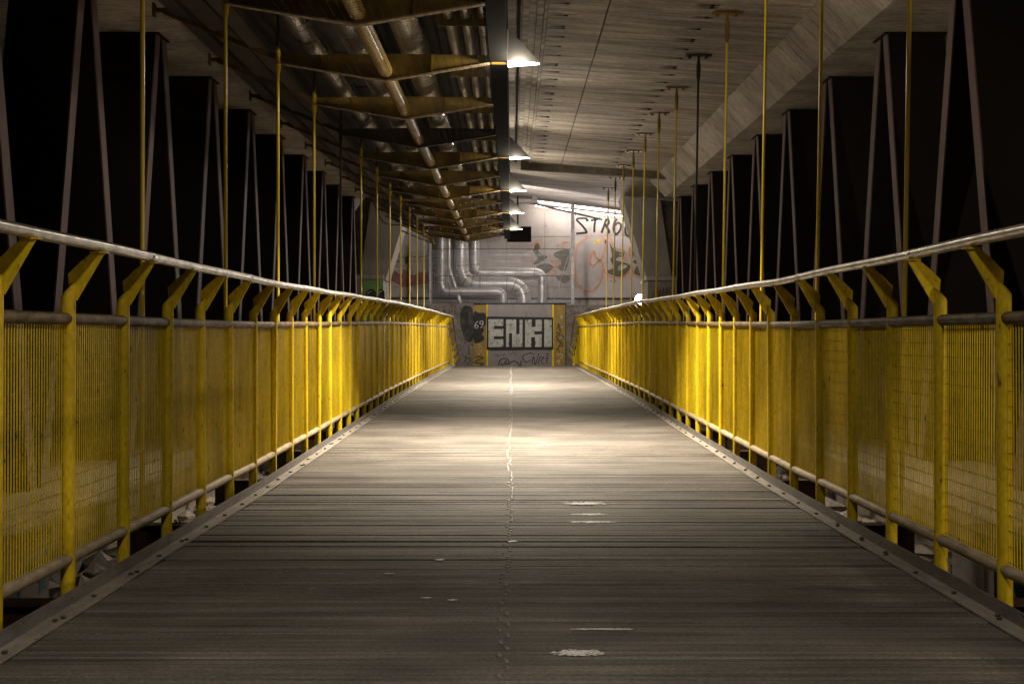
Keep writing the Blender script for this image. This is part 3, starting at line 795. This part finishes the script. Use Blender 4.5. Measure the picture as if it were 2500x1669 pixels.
fr.build("letter_frame", M['ink'], gate)
for pts in ([(836,347),(1050,345),(1048,442),(915,445),(917,488),(1050,486),(1049,590),(915,592),(917,634),(1049,632),(1048,742),(838,746)],        # E
            [(1090,352),(1235,350),(1235,560),(1282,560),(1283,352),(1326,356),(1324,740),(1176,745),(1176,546),(1132,548),(1133,743),(1090,744)],  # N
            [(1362,356),(1456,352),(1456,456),(1512,456),(1513,354),(1602,352),(1600,518),(1494,520),(1494,562),(1600,562),(1598,742),(1506,744),(1505,604),(1450,605),(1450,744),(1362,746)], # H
            [(1638,352),(1742,354),(1744,742),(1636,744)]):
    patch(en, [(1050+a/k,720+c/k) for a,c in pts], DL-.014, .006)
en.build("letters", M['cream'], gate)
q = MB()
def Z5(pts): return [(1050+a/k,720+c/k) for a,c in pts]
for p in ([(1380,500),(1395,590),(1420,520),(1440,560),(1470,490)],[(1660,610),(1700,560),(1680,620),(1725,600)],[(1195,600),(1215,590),(1235,610),(1240,650),(1215,660),(1200,630)]):
    stroke(q, Z5(p), .8, DL-.014, .008)
q.build("pen_scribble", M['ink'], gate)
q = MB()
for p in ([(925,870),(990,850)],[(960,840),(985,915)],[(945,885),(1000,868)],[(1010,850),(1020,880)],[(1040,840),(1050,880)],[(1045,865),(1080,835)],[(1055,860),(1095,885)],
          [(1120,800),(1145,870),(1190,800)],[(1180,820),(1240,860)]): stroke(q, Z5(p), .9, DG)
for p in ([(1490,845),(1420,832),(1330,880),(1370,960),(1450,930)],[(1460,990),(1485,880),(1505,1000),(1560,835)],[(1550,990),(1580,890),(1630,900),(1590,940),(1620,990)],[(1650,905),(1700,900)],[(1680,905),(1672,980)],
          [(1660,850),(1700,835)],[(1665,872),(1705,862)]): stroke(q, smooth_pts(Z5(p)), 2.0, DG)
for p in ([(985,1015),(1000,940),(1060,910),(1120,930),(1120,985),(1060,990),(1040,1015)],[(1130,990),(1180,950),(1240,960),(1290,1015)],[(1305,940),(1300,1015)]): stroke(q, smooth_pts(Z5(p)), 2.6, DG)
q.build("graffiti", M['ink'], gate)
q = MB(); patch(q, Z5([(1060,960),(1085,932),(1105,945),(1098,975),(1070,990)]), DG, .003); patch(q, Z5([(1005,1000),(1030,950),(1040,985),(1025,1015)]), DG, .003)
q.build("graffiti_fill", M['teal'], gate)
# left of the gate
lw = [o for o in low.children if o.name.startswith("wall_face")]
colL = [o for o in low.children if o.name.startswith("yellow_column")]
q = MB(); patch(q, smooth_pts(Z5([(470,170),(520,150),(600,190),(620,330),(622,560),(600,660),(520,660),(470,560),(430,400),(435,260)]), True), DL, .003); q.build("soot_patch", M['soot_stain'], lw[0])
q = MB(); patch(q, smooth_pts(Z5([(625,262),(700,255),(795,270),(800,420),(760,470),(780,500),(745,560),(775,600),(760,650),(690,685),(625,650)]), True), DL+.03, .003); q.build("black_blob", M['ink'], colL[0])
q = MB()
for p in ([(690,375),(655,405),(640,455),(665,475),(690,450),(665,428),(645,445)],[(760,395),(735,420),(712,400),(735,372),(762,385),(752,440),(725,472)]): stroke(q, smooth_pts(Z5(p)), 1.5, DL+.03, .006)
q.build("graffiti", M['grey_spray'], colL[0])
q = MB()
for p in ([(640,895),(700,880),(765,900),(700,925),(635,965),(700,975),(765,985),(720,1010)],): stroke(q, smooth_pts(Z5(p)), 2.4, DL+.03, .005)
q.build("graffiti_wave", M['ink'], colL[0])
q = MB(); stroke(q, Z5([(556,735),(558,860)]), 2.2, DL); stroke(q, smooth_pts(Z5([(490,960),(530,900),(575,930),(545,990)])), 1.5, DL); q.build("graffiti", M['ink'], lw[0])
q = MB()
for p in ([(670,720),(720,700),(690,760),(735,730)],[(690,800),(740,790),(700,850),(680,830)]): stroke(q, smooth_pts(Z5(p)), 1.2, DL+.03)
q.build("graffiti", M['salmon'], colL[0])
# red tag on the left wall
q = MB(); s6 = 7.83
def Z6(pts): return [(850+a/s6,580+c/s6) for a,c in pts]
for p in ([(1440,1400),(1500,1350),(1560,1330)],[(1480,1370),(1540,1440)],[(1570,1360),(1580,1440)],[(1610,1440),(1625,1370),(1660,1440),(1670,1360)],[(1750,1380),(1700,1390),(1710,1440),(1750,1440),(1750,1410)],
          [(1800,1400),(1880,1400)],[(1830,1360),(1860,1450)],[(1860,1360),(1810,1450)],[(1930,1360),(1940,1450)],[(1985,1360),(1990,1450)],[(1930,1410),(1990,1400)],
          [(2020,1370),(2090,1360),(2060,1400),(2020,1400)],[(2030,1370),(2040,1460),(2110,1460),(2080,1420)]): stroke(q, Z6(p), 1.5, DL)
q.build("graffiti", M['red_spray'], lw[0])
q = MB()
for p in ([(1960,330),(2010,280),(2120,255),(2250,270),(2330,300)],[(2040,310),(2060,250),(2090,300)],[(2110,290),(2130,230),(2140,300)]): stroke(q, smooth_pts(Z5(p)), 1.4, DL)
q.build("graffiti", M['red_spray'], lw[1])
q = MB(); q2 = MB()
for p in ([(1830,480),(1845,410),(1865,520)],[(1800,560),(1830,540),(1860,560),(1810,600),(1850,640)],[(1880,580),(1910,600),(1880,650),(1900,720),(1860,740)],[(1810,640),(1870,690),(1840,750),(1810,800)],[(1830,760),(1860,830)]): stroke(q, smooth_pts(Z5(p)), 2.0, DL+.03)
for p in ([(1870,310),(1890,300),(1885,330),(1870,320)],[(1850,620),(1890,610),(1880,660)],[(1830,860),(1870,840),(1900,880),(1860,910)],[(1880,470),(1905,450)],[(1810,960),(1850,930),(1840,1000)]): stroke(q2, smooth_pts(Z5(p)), 1.3, DL+.03)
q.build("graffiti", M['ink'], colL[1]); q2.build("graffiti", M['grey_spray'], colL[1])

upp = empty("upper_wall", (0,DU,H(.9)), "upper abutment wall covered in bubble letters and black tags under the bridge end", "wall")
q = MB(); q.box(-6.4,7.6,DU,DU+.5,H(.70),H(5.2)); uw = q.build("wall_face", M['concrete_wall'], upp)
q = MB(); q.box(PX(1404,DU),PX(1600,DU),DU-.02,DU-.001,PH(726,DU),PH(577,DU)); wp = q.build("white_patch", M['white_wall'], upp)
q = MB(); q.box(PX(1404,DU),PX(1620,DU),DU-.028,DU-.001,PH(576.5,DU),PH(530,DU)); q.build("wall_panel", M['concrete_wall'], upp)
q = MB()
for a,b_,c_ in ((-6.4,-3.35,0),(-3.33,-.9,0),(.55,2.15,0)): 
    for hh in (1.55,2.5,3.4): q.box(a,b_,DU-.006,DU-.001,H(hh)-.008,H(hh)+.008)
for x in (-3.34,-1.6,-.2,1.2): q.box(x-.007,x+.007,DU-.006,DU-.001,H(.9),H(4.3))
q.build("shutter_joints", M['concrete_rough'], upp)
DW = DU-.028
s7 = 5.8725
def Z7(pts): return [(1350+a/s7,440+c/s7) for a,c in pts]
q = MB()
for p in ([(510,565),(485,575),(470,545),(340,560),(420,650),(480,735),(460,752),(335,765)],[(545,575),(620,560),(685,545)],[(610,560),(595,650),(592,745)],
          [(760,565),(730,660),(695,755)],[(755,575),(790,560),(800,620),(760,650),(800,720),(805,760)],[(920,560),(880,610),(870,700),(900,775),(960,720),(975,640),(930,610),(890,650)],
          [(1010,570),(1050,575)],[(1060,650),(1035,700),(1050,780),(1110,810),(1180,800)]): stroke(q, smooth_pts(Z7(p)), 5.2, DW)
q.build("graffiti_tag", M['ink'], upp)
DWP = DU-.02
q = MB(); q2 = MB(); q3 = MB(); ye = MB()
s5 = 7.83
def Z8(pts): return [(1350+a/s5,540+c/s5) for a,c in pts]
C_ = [(460,500),(560,370),(700,285),(850,265),(960,320),(1000,430),(980,600),(930,710),(870,740),(820,680),(790,590),(765,580),(720,690),(710,800),(740,850),(800,830),(870,770),(930,760),(960,850),(950,1000),(900,1170),(800,1300),(700,1345),(560,1310),(460,1180),(425,1000),(420,700)]
cp = smooth_pts(Z8(C_), True); patch(q, cp, DWP, .003); stroke(q2, cp, 5.2, DWP, .007)
stroke(q2, smooth_pts(Z8([(1000,420),(1020,350),(1060,310),(1100,330),(1130,420),(1190,520)])), 4.4, DWP, .007)
stroke(q2, smooth_pts(Z8([(1180,520),(1260,540),(1340,560),(1400,600),(1400,660),(1350,720),(1420,760)])), 4.2, DWP, .007)
stroke(q2, smooth_pts(Z8([(1000,920),(990,970),(1030,1020),(1130,1070),(1260,1090),(1380,1060),(1470,960)])), 4.2, DWP, .007)
stroke(q2, smooth_pts(Z8([(1470,500),(1455,600),(1480,670),(1560,690)])), 4.2, DWP, .007); stroke(q2, smooth_pts(Z8([(1600,840),(1540,900),(1540,1020),(1600,1060),(1760,1080)])), 4.2, DWP, .007)
G1 = [(1070,380),(1120,480),(1200,560),(1300,590),(1370,600),(1340,690),(1260,680),(1200,740),(1330,780),(1450,820),(1480,880),(1420,990),(1320,1060),(1200,1050),(1060,1000),(1045,940),(1130,910),(1150,860),(1110,770),(1100,720),(1130,650)]
patch(q3, smooth_pts(Z8(G1), True, 3), DWP, .004)
patch(q3, smooth_pts(Z8([(1560,520),(1510,570),(1520,650),(1600,680),(1660,640)]), True), DWP, .004)
patch(q3, smooth_pts(Z8([(1540,760),(1600,720),(1700,740),(1700,820),(1560,810)]), True), DWP, .004)
patch(q3, smooth_pts(Z8([(1600,860),(1720,840),(1760,1060),(1640,1040),(1550,990)]), True), DWP, .004)
patch(ye, smooth_pts(Z8([(835,350),(895,345),(900,400),(845,410)]), True), DWP, .005); patch(ye, smooth_pts(Z8([(795,410),(845,415),(830,455),(795,450)]), True), DWP, .005)
patch(ye, smooth_pts(Z8([(1555,545),(1590,545),(1590,590),(1555,590)]), True), DWP, .006)
wh = MB(); patch(wh, smooth_pts(Z8([(1260,850),(1340,830),(1420,850),(1380,900),(1300,930),(1255,940)]), True), DWP, .007); patch(wh, smooth_pts(Z8([(1250,640),(1300,620),(1290,650)]), True), DWP, .007)
ik = MB(); patch(ik, Z8([(1272,850),(1290,850),(1290,880),(1272,880)]), DWP, .009); patch(ik, Z8([(1270,900),(1290,900),(1290,922),(1270,922)]), DWP, .009)
for p in ([(1145,1075),(1185,1080)],[(1145,1110),(1190,1112)],[(1100,1150),(1125,1140)],[(1150,1152),(1215,1150)]): stroke(ik, Z8(p), 1.8, DWP, .004)
q.build("bubble_letter", M['bubble'], wp); q2.build("bubble_outline", M['salmon'], wp); q3.build("bubble_letter", M['moss'], wp); ye.build("yellow_spot", M['lemon'], wp)
wh.build("bubble_counter", M['bubble'], wp); ik.build("bubble_mark", M['ink'], wp)
# olive and orange letters behind the fence
q = MB(); q2 = MB(); s4 = 4.698
def Z4(pts): return [(1000+a/s4,480+c/s4) for a,c in pts]
patch(q, smooth_pts(Z4([(1410,620),(1460,600),(1500,650),(1585,690),(1540,730),(1470,770),(1420,770),(1470,700)]), True), DU, .004)
patch(q, smooth_pts(Z4([(1455,800),(1560,765),(1645,800),(1600,860),(1520,890),(1470,850)]), True), DU, .004)
patch(q, smooth_pts(Z4([(1650,670),(1720,620),(1830,615),(1830,720),(1790,850),(1700,820),(1740,740)]), True), DU, .004)
patch(q, smooth_pts(Z4([(1680,910),(1800,900),(1840,950),(1790,990),(1720,970)]), True), DU, .004)
patch(q, smooth_pts(Z4([(1440,545),(1480,540),(1490,600),(1430,610)]), True), DU, .004)
stroke(q2, smooth_pts(Z4([(1400,600),(1430,530),(1500,520),(1500,600)])), 2.4, DU, .006); stroke(q2, smooth_pts(Z4([(1760,600),(1760,530),(1830,520)])), 2.4, DU, .006)
stroke(q2, smooth_pts(Z4([(1600,650),(1640,760),(1740,770),(1640,830),(1690,880),(1560,900)])), 3.2, DU, .006); stroke(q2, smooth_pts(Z4([(1395,640),(1400,760),(1440,850)])), 2.2, DU, .006)
q.build("graffiti_fill", M['moss'], uw); q2.build("graffiti_outline", M['orange'], uw)
# left letters: green lines over maroon cloud
q = MB(); q2 = MB(); q3 = MB()
patch(q, smooth_pts(Z6([(720,800),(790,690),(900,650),(1010,700),(1060,620),(1130,640),(1180,700),(1250,720),(1330,680),(1480,660),(1690,730),(1690,890),(1500,880),(1350,900),(1250,920),(1060,945),(950,890),(830,800)]), True), DU, .003)
for p in ([(820,400),(870,360),(970,370),(1040,390),(1080,340)],[(1080,340),(1100,540)],[(1150,350),(1100,400)],[(1180,480),(1120,620)],[(1180,350),(1260,370),(1360,380)],[(1360,380),(1310,470)],[(1360,380),(1540,350)],
          [(1480,410),(1500,790)],[(1600,410),(1720,375)],[(1600,545),(1710,520)],[(1600,570),(1700,700)],[(1230,640),(1240,760)],[(1350,630),(1340,890)],[(800,790),(900,850),(1000,880)]): stroke(q2, smooth_pts(Z6(p)), 1.7, DU, .006)
patch(q2, Z6([(1085,380),(1130,350),(1165,370),(1160,470),(1110,520)]), DU, .005)
for p in ([(955,265),(985,350)],[(955,330),(965,265)],[(815,440),(980,430)],[(815,475),(980,465)],[(850,420),(860,540)],[(890,410),(895,540)],[(930,430),(935,500)],[(960,400),(970,500)],[(815,520),(980,530)],[(815,575),(980,560)],[(1010,530),(1080,570)]): stroke(q3, Z6(p), 1.3, DU, .006)
for p in ([(810,600),(890,650),(1010,620),(1090,620),(1140,670)],): stroke(q3, smooth_pts(Z6(p)), 1.1, DU, .006)
q.build("graffiti_fill", M['maroon'], uw); q2.build("graffiti_lines", M['green_line'], uw); q3.build("graffiti_lines", M['red_spray'], uw)
# wall services
t = MB(); t.tube([(-6.2,DU-.07,PH(727,DU)),(6.4,DU-.07,PH(729,DU))], .035, 8)
props(t.build("wall_pipe", M['fence_dark'], smooth=True), "black pipe running low along the upper abutment wall", "pipe")
t = MB(); t.tube([(PX(1275,47.2),47.2,PH(491,47.2)),(PX(1470,47.2),47.2,PH(536,47.2))], .035, 8)
props(t.build("hanging_conduit", M['galv'], smooth=True), "grey conduit slanting down in front of the upper wall", "conduit")
for i,(x,y0,y1) in enumerate(((1313,440,508),(1405,455,526))):
    t = MB(); t.tube([(PX(x,47.2),47.2,PH(y1,47.2)),(PX(x+8,47.2),47.2,PH(y0-40,47.2))], .014, 6)
    props(t.build("conduit_hanger", M['fence_dark']), f"thin dark rod holding the slanting conduit, {['left','right'][i]} one of two", "rod", "rods holding the slanting conduit")
DX = 38.4
bx = empty("wall_fill_box", (PX(1267,DX),DX,PH(571,DX)), "black box with an added light behind it, under the farthest wedge lamp", "floodlight")  # black box with a lamp added on its hidden side to brighten the wall
t = MB(); t.box(PX(1238,DX),PX(1297,DX),DX,DX+.22,PH(590,DX),PH(553,DX)); t.box(PX(1262,DX),PX(1266,DX),DX+.05,DX+.1,PH(553,DX),H(3.9)); t.build("housing", M['lamp_body'], bx)
t = MB(); t.box(PX(1244,DX),PX(1291,DX),DX+.221,DX+.23,PH(587,DX),PH(556,DX)); t.build("lens", M['flood_lens'], bx)
area("wall_fill_light", (PX(1267,DX),DX+.27,PH(571,DX)), (R(90),0,0), .5, .35, WALL_FILL_W, (1.0,.90,.82), bx, 170)
t = MB(); t.box(PX(1300,44),PX(1312,44),44,44.3,PH(488,44),PH(436,44)); t.box(PX(1262,44),PX(1311.9,44),44,44.3,PH(495,44),PH(488.5,44))
props(t.build("ceiling_bracket", M['galv']), "grey angle bracket hanging from the ceiling left of the bright strip", "bracket")

# ------------------------------------------------------------------ pipes behind the fence
DP = 46.8
def bent(name, r, pts, lab, rb=None, bands=()):
    """pts: corner list in photo pixels on the plane of the pipes; corners rounded with radius rb (px)"""
    rb = rb or r*1.6
    P = [Vector((PX(a,DP), PH(c,DP))) for a,c in pts]; rbm = rb*DP/F
    path = [P[0]]
    for i in range(1, len(P)-1):
        a = (P[i-1]-P[i]).normalized(); c = (P[i+1]-P[i]).normalized()
        s0 = P[i]+a*rbm; s1 = P[i]+c*rbm
        for j in range(9):
            u = j/8; path.append(s0*(1-u)**2+P[i]*2*u*(1-u)+s1*u*u)
    path.append(P[-1])
    t = empty(name, (path[0].x, DP, path[0].y), lab, "pipe", "silver pipes bending down behind the fence")
    m = MB(); m.tube([(p.x,DP,p.y) for p in path], r*DP/F, 20); m.build("pipe_run", M['pipe_steel'], t, smooth=True)
    for u in bands:
        i = int(u*(len(path)-2)); a = path[i]; c = path[i+1]; dd = (c-a).normalized()
        m = MB(); m.tube([(a.x,DP,a.y),(a.x+dd.x*.03,DP,a.y+dd.y*.03)], r*DP/F*1.05, 20); m.build("joint_band", M['galv'], t, smooth=True)
bent("silver_pipe", 10.5, [(1079,560),(1079,711),(1229,711),(1229,760)], "silver pipe on the left that runs lowest before dropping behind the wall", 18, (.1,.3,.55,.8))
bent("silver_pipe", 5, [(1097,570),(1097,655),(1125,740)], "thinnest silver pipe, between the two upright ones on the left", 12)
DP = 47.05
bent("silver_pipe", 17.5, [(1127,560),(1127,692),(1280,692),(1280,760)], "fattest silver pipe with segmented elbows in the middle", 44, (.1,.2,.3,.4,.5,.6,.7,.8,.9))
DP = 47.4
bent("silver_pipe", 11, [(1160,560),(1160,665),(1324,665),(1324,760)], "silver pipe on the right that runs highest before turning down", 20, (.1,.35,.6,.85))
DP = 46.8

# ------------------------------------------------------------------ fence on the lower wall
DF = 45.75
fe = empty("mesh_fence", (PX(1050,DF),DF,PH(742,DF)), "grey mesh fence on the lower wall in front of the silver pipes", "fence")
for x, w in ((1050.5,6),(1398,8)):
    q = MB(); q.box(PX(x-w/2,DF),PX(x+w/2,DF),DF-.04,DF+.04,PH(742,DF),PH(594 if x < 1100 else 455,DF)); q.build("fence_post", M['fence'], fe)
for y, w in ((608,1.6),(673,2.2),(740,2.6)):
    q = MB(); q.box(PX(1054,DF),PX(1393,DF),DF-.02,DF+.02,PH(y+w/2,DF),PH(y-w/2,DF)); q.build("fence_rail", M['fence_dark'], fe)
q = MB(); q.tube([(PX(1396,DF),DF-.05,PH(600,DF)),(PX(1350,DF),DF-.05,PH(738,DF))], .014, 6); q.build("brace", M['fence'], fe)
q = MB(); x = 1056
while x < 1393:
    q.box(PX(x,DF)-.005,PX(x,DF)+.005,DF-.032,DF-.022,PH(741,DF),PH(610,DF)); x += 4.9
for i in range(8):
    y = 622+i*16; q.box(PX(1054,DF),PX(1393,DF),DF-.042,DF-.033,PH(y,DF)-.004,PH(y,DF)+.004)
q.build("wire_mesh", M['fence'], fe)

# ------------------------------------------------------------------ white lights at the far end
fl = empty("floodlight", (PX(1563,45.4),45.4,PH(744,45.4)), "glaring white floodlight on top of the lower wall at the far right", "floodlight")
fx, fz = PX(1563,45.4), PH(730,45.4)
q = MB(); q.box(fx-.17,fx+.17,45.42,45.52,fz-.14,fz+.17); q.build("housing", M['lamp_body'], fl)
q = MB(); q.tube([(fx,45.42,fz),(fx,45.40,fz)], .175, 20); q.build("lens", M['flood_lens'], fl)
q = MB(); q.box(fx-.02,fx+.02,45.46,45.50,PH(744,45.4),fz-.141); q.build("stand", M['lamp_body'], fl)
area("flood_light", (fx,45.36,fz), (R(-90),0,R(-12)), .22, .22, FLOOD_W, COOL, fl, 170, 'DISK')
sl = empty("assumed_strip_light", (PX(1300,47.2),47.2,far(1)-.3), "assumed long white strip light along the top of the upper wall", "light")  # strip light itself is assumed from the glow on wall and ceiling
xa, xb = .85, 4.3
q = MB(); za, zb = far(xa)-.22, far(xb)-.20
q.tube([(xa,47.62,za),(xb,47.62,zb)], .045, 8); q.build("tube", M['assumed_strip_lens'], sl)
q = MB(); q.add([(xa,47.45,za-.01),(xb,47.45,zb-.01),(xb,47.48,zb-.01),(xa,47.48,za-.01),(xa,47.45,za+.04),(xb,47.45,zb+.04),(xb,47.48,zb+.04),(xa,47.48,za+.04)],
      [(0,3,2,1),(4,5,6,7),(0,1,5,4),(2,3,7,6),(1,2,6,5),(3,0,4,7)]); q.build("housing", M['galv'], sl)
o = area("assumed_strip_glow", ((xa+xb)/2,47.55,(za+zb)/2-.05), (0,R(6),0), xb-xa, .06, ASSUMED_STRIP_W*.22, COOL, sl, 180)
o = area("assumed_strip_glow", ((xa+xb)/2,47.55,(za+zb)/2+.05), (R(180),R(6),0), xb-xa, .06, ASSUMED_STRIP_W*.70, COOL, sl, 180)

# ------------------------------------------------------------------ assumed street lamp to the right, outside the picture, added to light the near railings
SX, SY, SZ = 8.6, 2.0, H(1.80)
t = empty("assumed_street_lamp", (SX,SY,H(-2.2)), "assumed street lamp outside the right row of struts, beyond the picture", "street lamp")  # unseen lamp, assumed from the shadows on the left railing
q = MB(); q.tube([(SX+.6,SY,H(-2.2)),(SX+.6,SY,SZ+.1)], [.07,.05], 10); q.tube([(SX+.6,SY,SZ+.1),(SX,SY,SZ+.08)], .03, 8); q.build("pole", M['galv'], t, smooth=True)
q = MB(); q.box(SX-.25,SX+.15,SY-.12,SY+.12,SZ+.03,SZ+.12); q.build("head", M['lamp_body'], t)
q = MB(); q.box(SX-.22,SX+.10,SY-.10,SY+.10,SZ+.005,SZ+.03); q.build("lens", M['assumed_street_lens'], t)
area("assumed_street_light", (SX-.1,SY,SZ-.02), (0,R(55),R(-25)), .30, .30, ASSUMED_STREET_W, (1.0,0.80,0.55), t, 180)

# ------------------------------------------------------------------ things beside and below the walkway
def rubble(word, x0, x1, y0, y1, cnt, seed):
    rr = random.Random(seed); q = MB()
    for _ in range(cnt*3):
        x = rr.uniform(x0,x1); y = y0+(y1-y0)*rr.random()**1.5; r = rr.uniform(.08,.20) if rr.random() < .25 else rr.uniform(.02,.07)
        z = H(-1.78)+rr.uniform(-.03,.10)
        ico = [(0,0,1),(.89,0,.45),(.28,.85,.45),(-.72,.53,.45),(-.72,-.53,.45),(.28,-.85,.45),(.72,.53,-.45),(-.28,.85,-.45),(-.89,0,-.45),(-.28,-.85,-.45),(.72,-.53,-.45),(0,0,-1)]
        fs = [(0,1,2),(0,2,3),(0,3,4),(0,4,5),(0,5,1),(1,6,2),(2,7,3),(3,8,4),(4,9,5),(5,10,1),(6,7,2),(7,8,3),(8,9,4),(9,10,5),(10,6,1),(11,7,6),(11,8,7),(11,9,8),(11,10,9),(11,6,10)]
        an = rr.uniform(0,6.28); sx, sy, sz = rr.uniform(.7,1.4), rr.uniform(.7,1.3), rr.uniform(.5,1)
        vs = []
        for v in ico:
            k_ = rr.uniform(.72,1.15); a, c = v[0]*sx*k_*r, v[1]*sy*k_*r
            vs.append((x+a*math.cos(an)-c*math.sin(an), y+a*math.sin(an)+c*math.cos(an), z+v[2]*sz*k_*r))
        q.add(vs, fs)
    # the bed between the stones
    q.box(x0-.1,x1+.1,y0,y1,H(-2.3),H(-1.80))
    props(q.build("rubble", M['rock']), f"pale broken stones below the {word} edge of the walkway", "rubble", kind="stuff")
rubble("left", -3.0, -1.2, 8.2, 33, 700, 1)
rubble("right", 1.3, 3.2, 8.2, 33, 700, 2)
def grass(word, x0, x1, y0, y1, cnt, seed):
    rr = random.Random(seed); q = MB()
    for _ in range(cnt):
        x = rr.uniform(x0,x1); y = rr.uniform(y0,y1); h = rr.uniform(.06,.26); a = rr.uniform(0,6.28); w = .006
        lx, ly = math.cos(a)*h*.5*rr.random(), math.sin(a)*h*.5*rr.random()
        px, py = -math.sin(a)*w, math.cos(a)*w; z = H(-1.82)
        q.add([(x-px,y-py,z),(x+px,y+py,z),(x+lx*.4+px*.7,y+ly*.4+py*.7,z+h*.6),(x+lx*.4-px*.7,y+ly*.4-py*.7,z+h*.6),(x+lx,y+ly,z+h)], [(0,1,2,3),(3,2,4)])
    q.box(x0-.1,x1+.1,y0,y1,H(-2.3),H(-1.82))
    props(q.build("grass", M['grass']), f"dark weeds growing below the {word} edge of the walkway", "weeds", kind="stuff")
grass("left", -3.0, -1.2, 3.0, 8.15, 5200, 3)
grass("right", 1.3, 3.2, 3.0, 8.15, 3000, 4)
def block(side):
    s = 1 if side > 0 else -1; w = "right" if side > 0 else "left"
    xi, xo = 2.72*s, 3.24*s if s > 0 else 3.04*s
    d0, d1 = (7.4, 8.1) if s > 0 else (6.9, 7.7)
    t = empty("painted_block", ((xi+xo)/2, d0, H(-1.82)), "pale concrete block with a black painted front below the right railing" if s > 0 else "concrete block with black front and pale blue splashes below the left railing", "block")
    q = MB(); q.box(min(xi,xo),max(xi,xo),d0,d1,H(-1.9),H(-1.2)); bb = q.build("block_body", M['block_pale'], t)
    q = MB(); q.box(min(xi,xo)+.002,max(xi,xo)-.002,d0-.006,d0-.001,H(-1.9),H(-1.204)); q.build("painted_front", M['teal'], bb)
    q = MB(); yy = d0-.009
    def ln(p, ww=.012):
        for (a,c),(e,f) in zip(p,p[1:]): q.tube([(a,yy,c),(e,yy,f)], ww/2, 5)
    x0 = min(xi,xo)
    ln([(x0+.1,H(-1.40)),(x0+.12,H(-1.32)),(x0+.36,H(-1.30)),(x0+.36,H(-1.55)),(x0+.14,H(-1.57)),(x0+.1,H(-1.46))])
    q.build("painted_line", M['grey_spray'], bb)
    if s < 0:
        q = MB(); rr = random.Random(6)
        for i in range(5):
            cy = d0+.12+.14*i; cz = H(-1.36-.1*(i%3)); nn = len(q.v)
            for j in range(12):
                a = 2*math.pi*j/12; r_ = .07*rr.uniform(.5,1.2); q.v.append((xi+.003, cy+r_*math.cos(a), cz+r_*1.2*math.sin(a)))
            q.f.append([nn+j for j in range(12)]); q.c.append(1)
        q.build("blue_splash", M['pale_blue'], bb)
block(-1); block(1)
# loose cable drooping from the last crossbeams at the left
q = MB(); pts = [(911,490),(916,505),(922,520),(930,535),(938,543),(946,547),(958,549),(975,549),(990,551)]
dC = 33.0; q.tube([(PX(a,dC),dC,PH(c,dC)) for a,c in smooth_pts(pts)], .012, 6)
props(q.build("cable", M['net'], smooth=True), "loose black cable drooping in front of the far left pier", "cable")
# last crossbeam's outrigger; its lit look put in as brighter yellow
dR = 38.4
t = empty("last_outrigger", (PX(1057,dR),dR,H(2.5)), "bright yellow outrigger of the last crossbeam with silver trim, far left of pipe bay", "rail")
q = MB(); q.tube([(PX(982,dR),dR,PH(548,dR)),(PX(1056,dR),dR,PH(584,dR)),(PX(1057,dR),dR,PH(597,dR))], .045, 8); q.build("bright_arm", M['yellow'], t, smooth=True)
q = MB(); q.tube([(PX(980,dR),dR,PH(563,dR)),(PX(1050,dR),dR,PH(592,dR))], .022, 8); q.build("silver_rail", M['fence'], t, smooth=True)
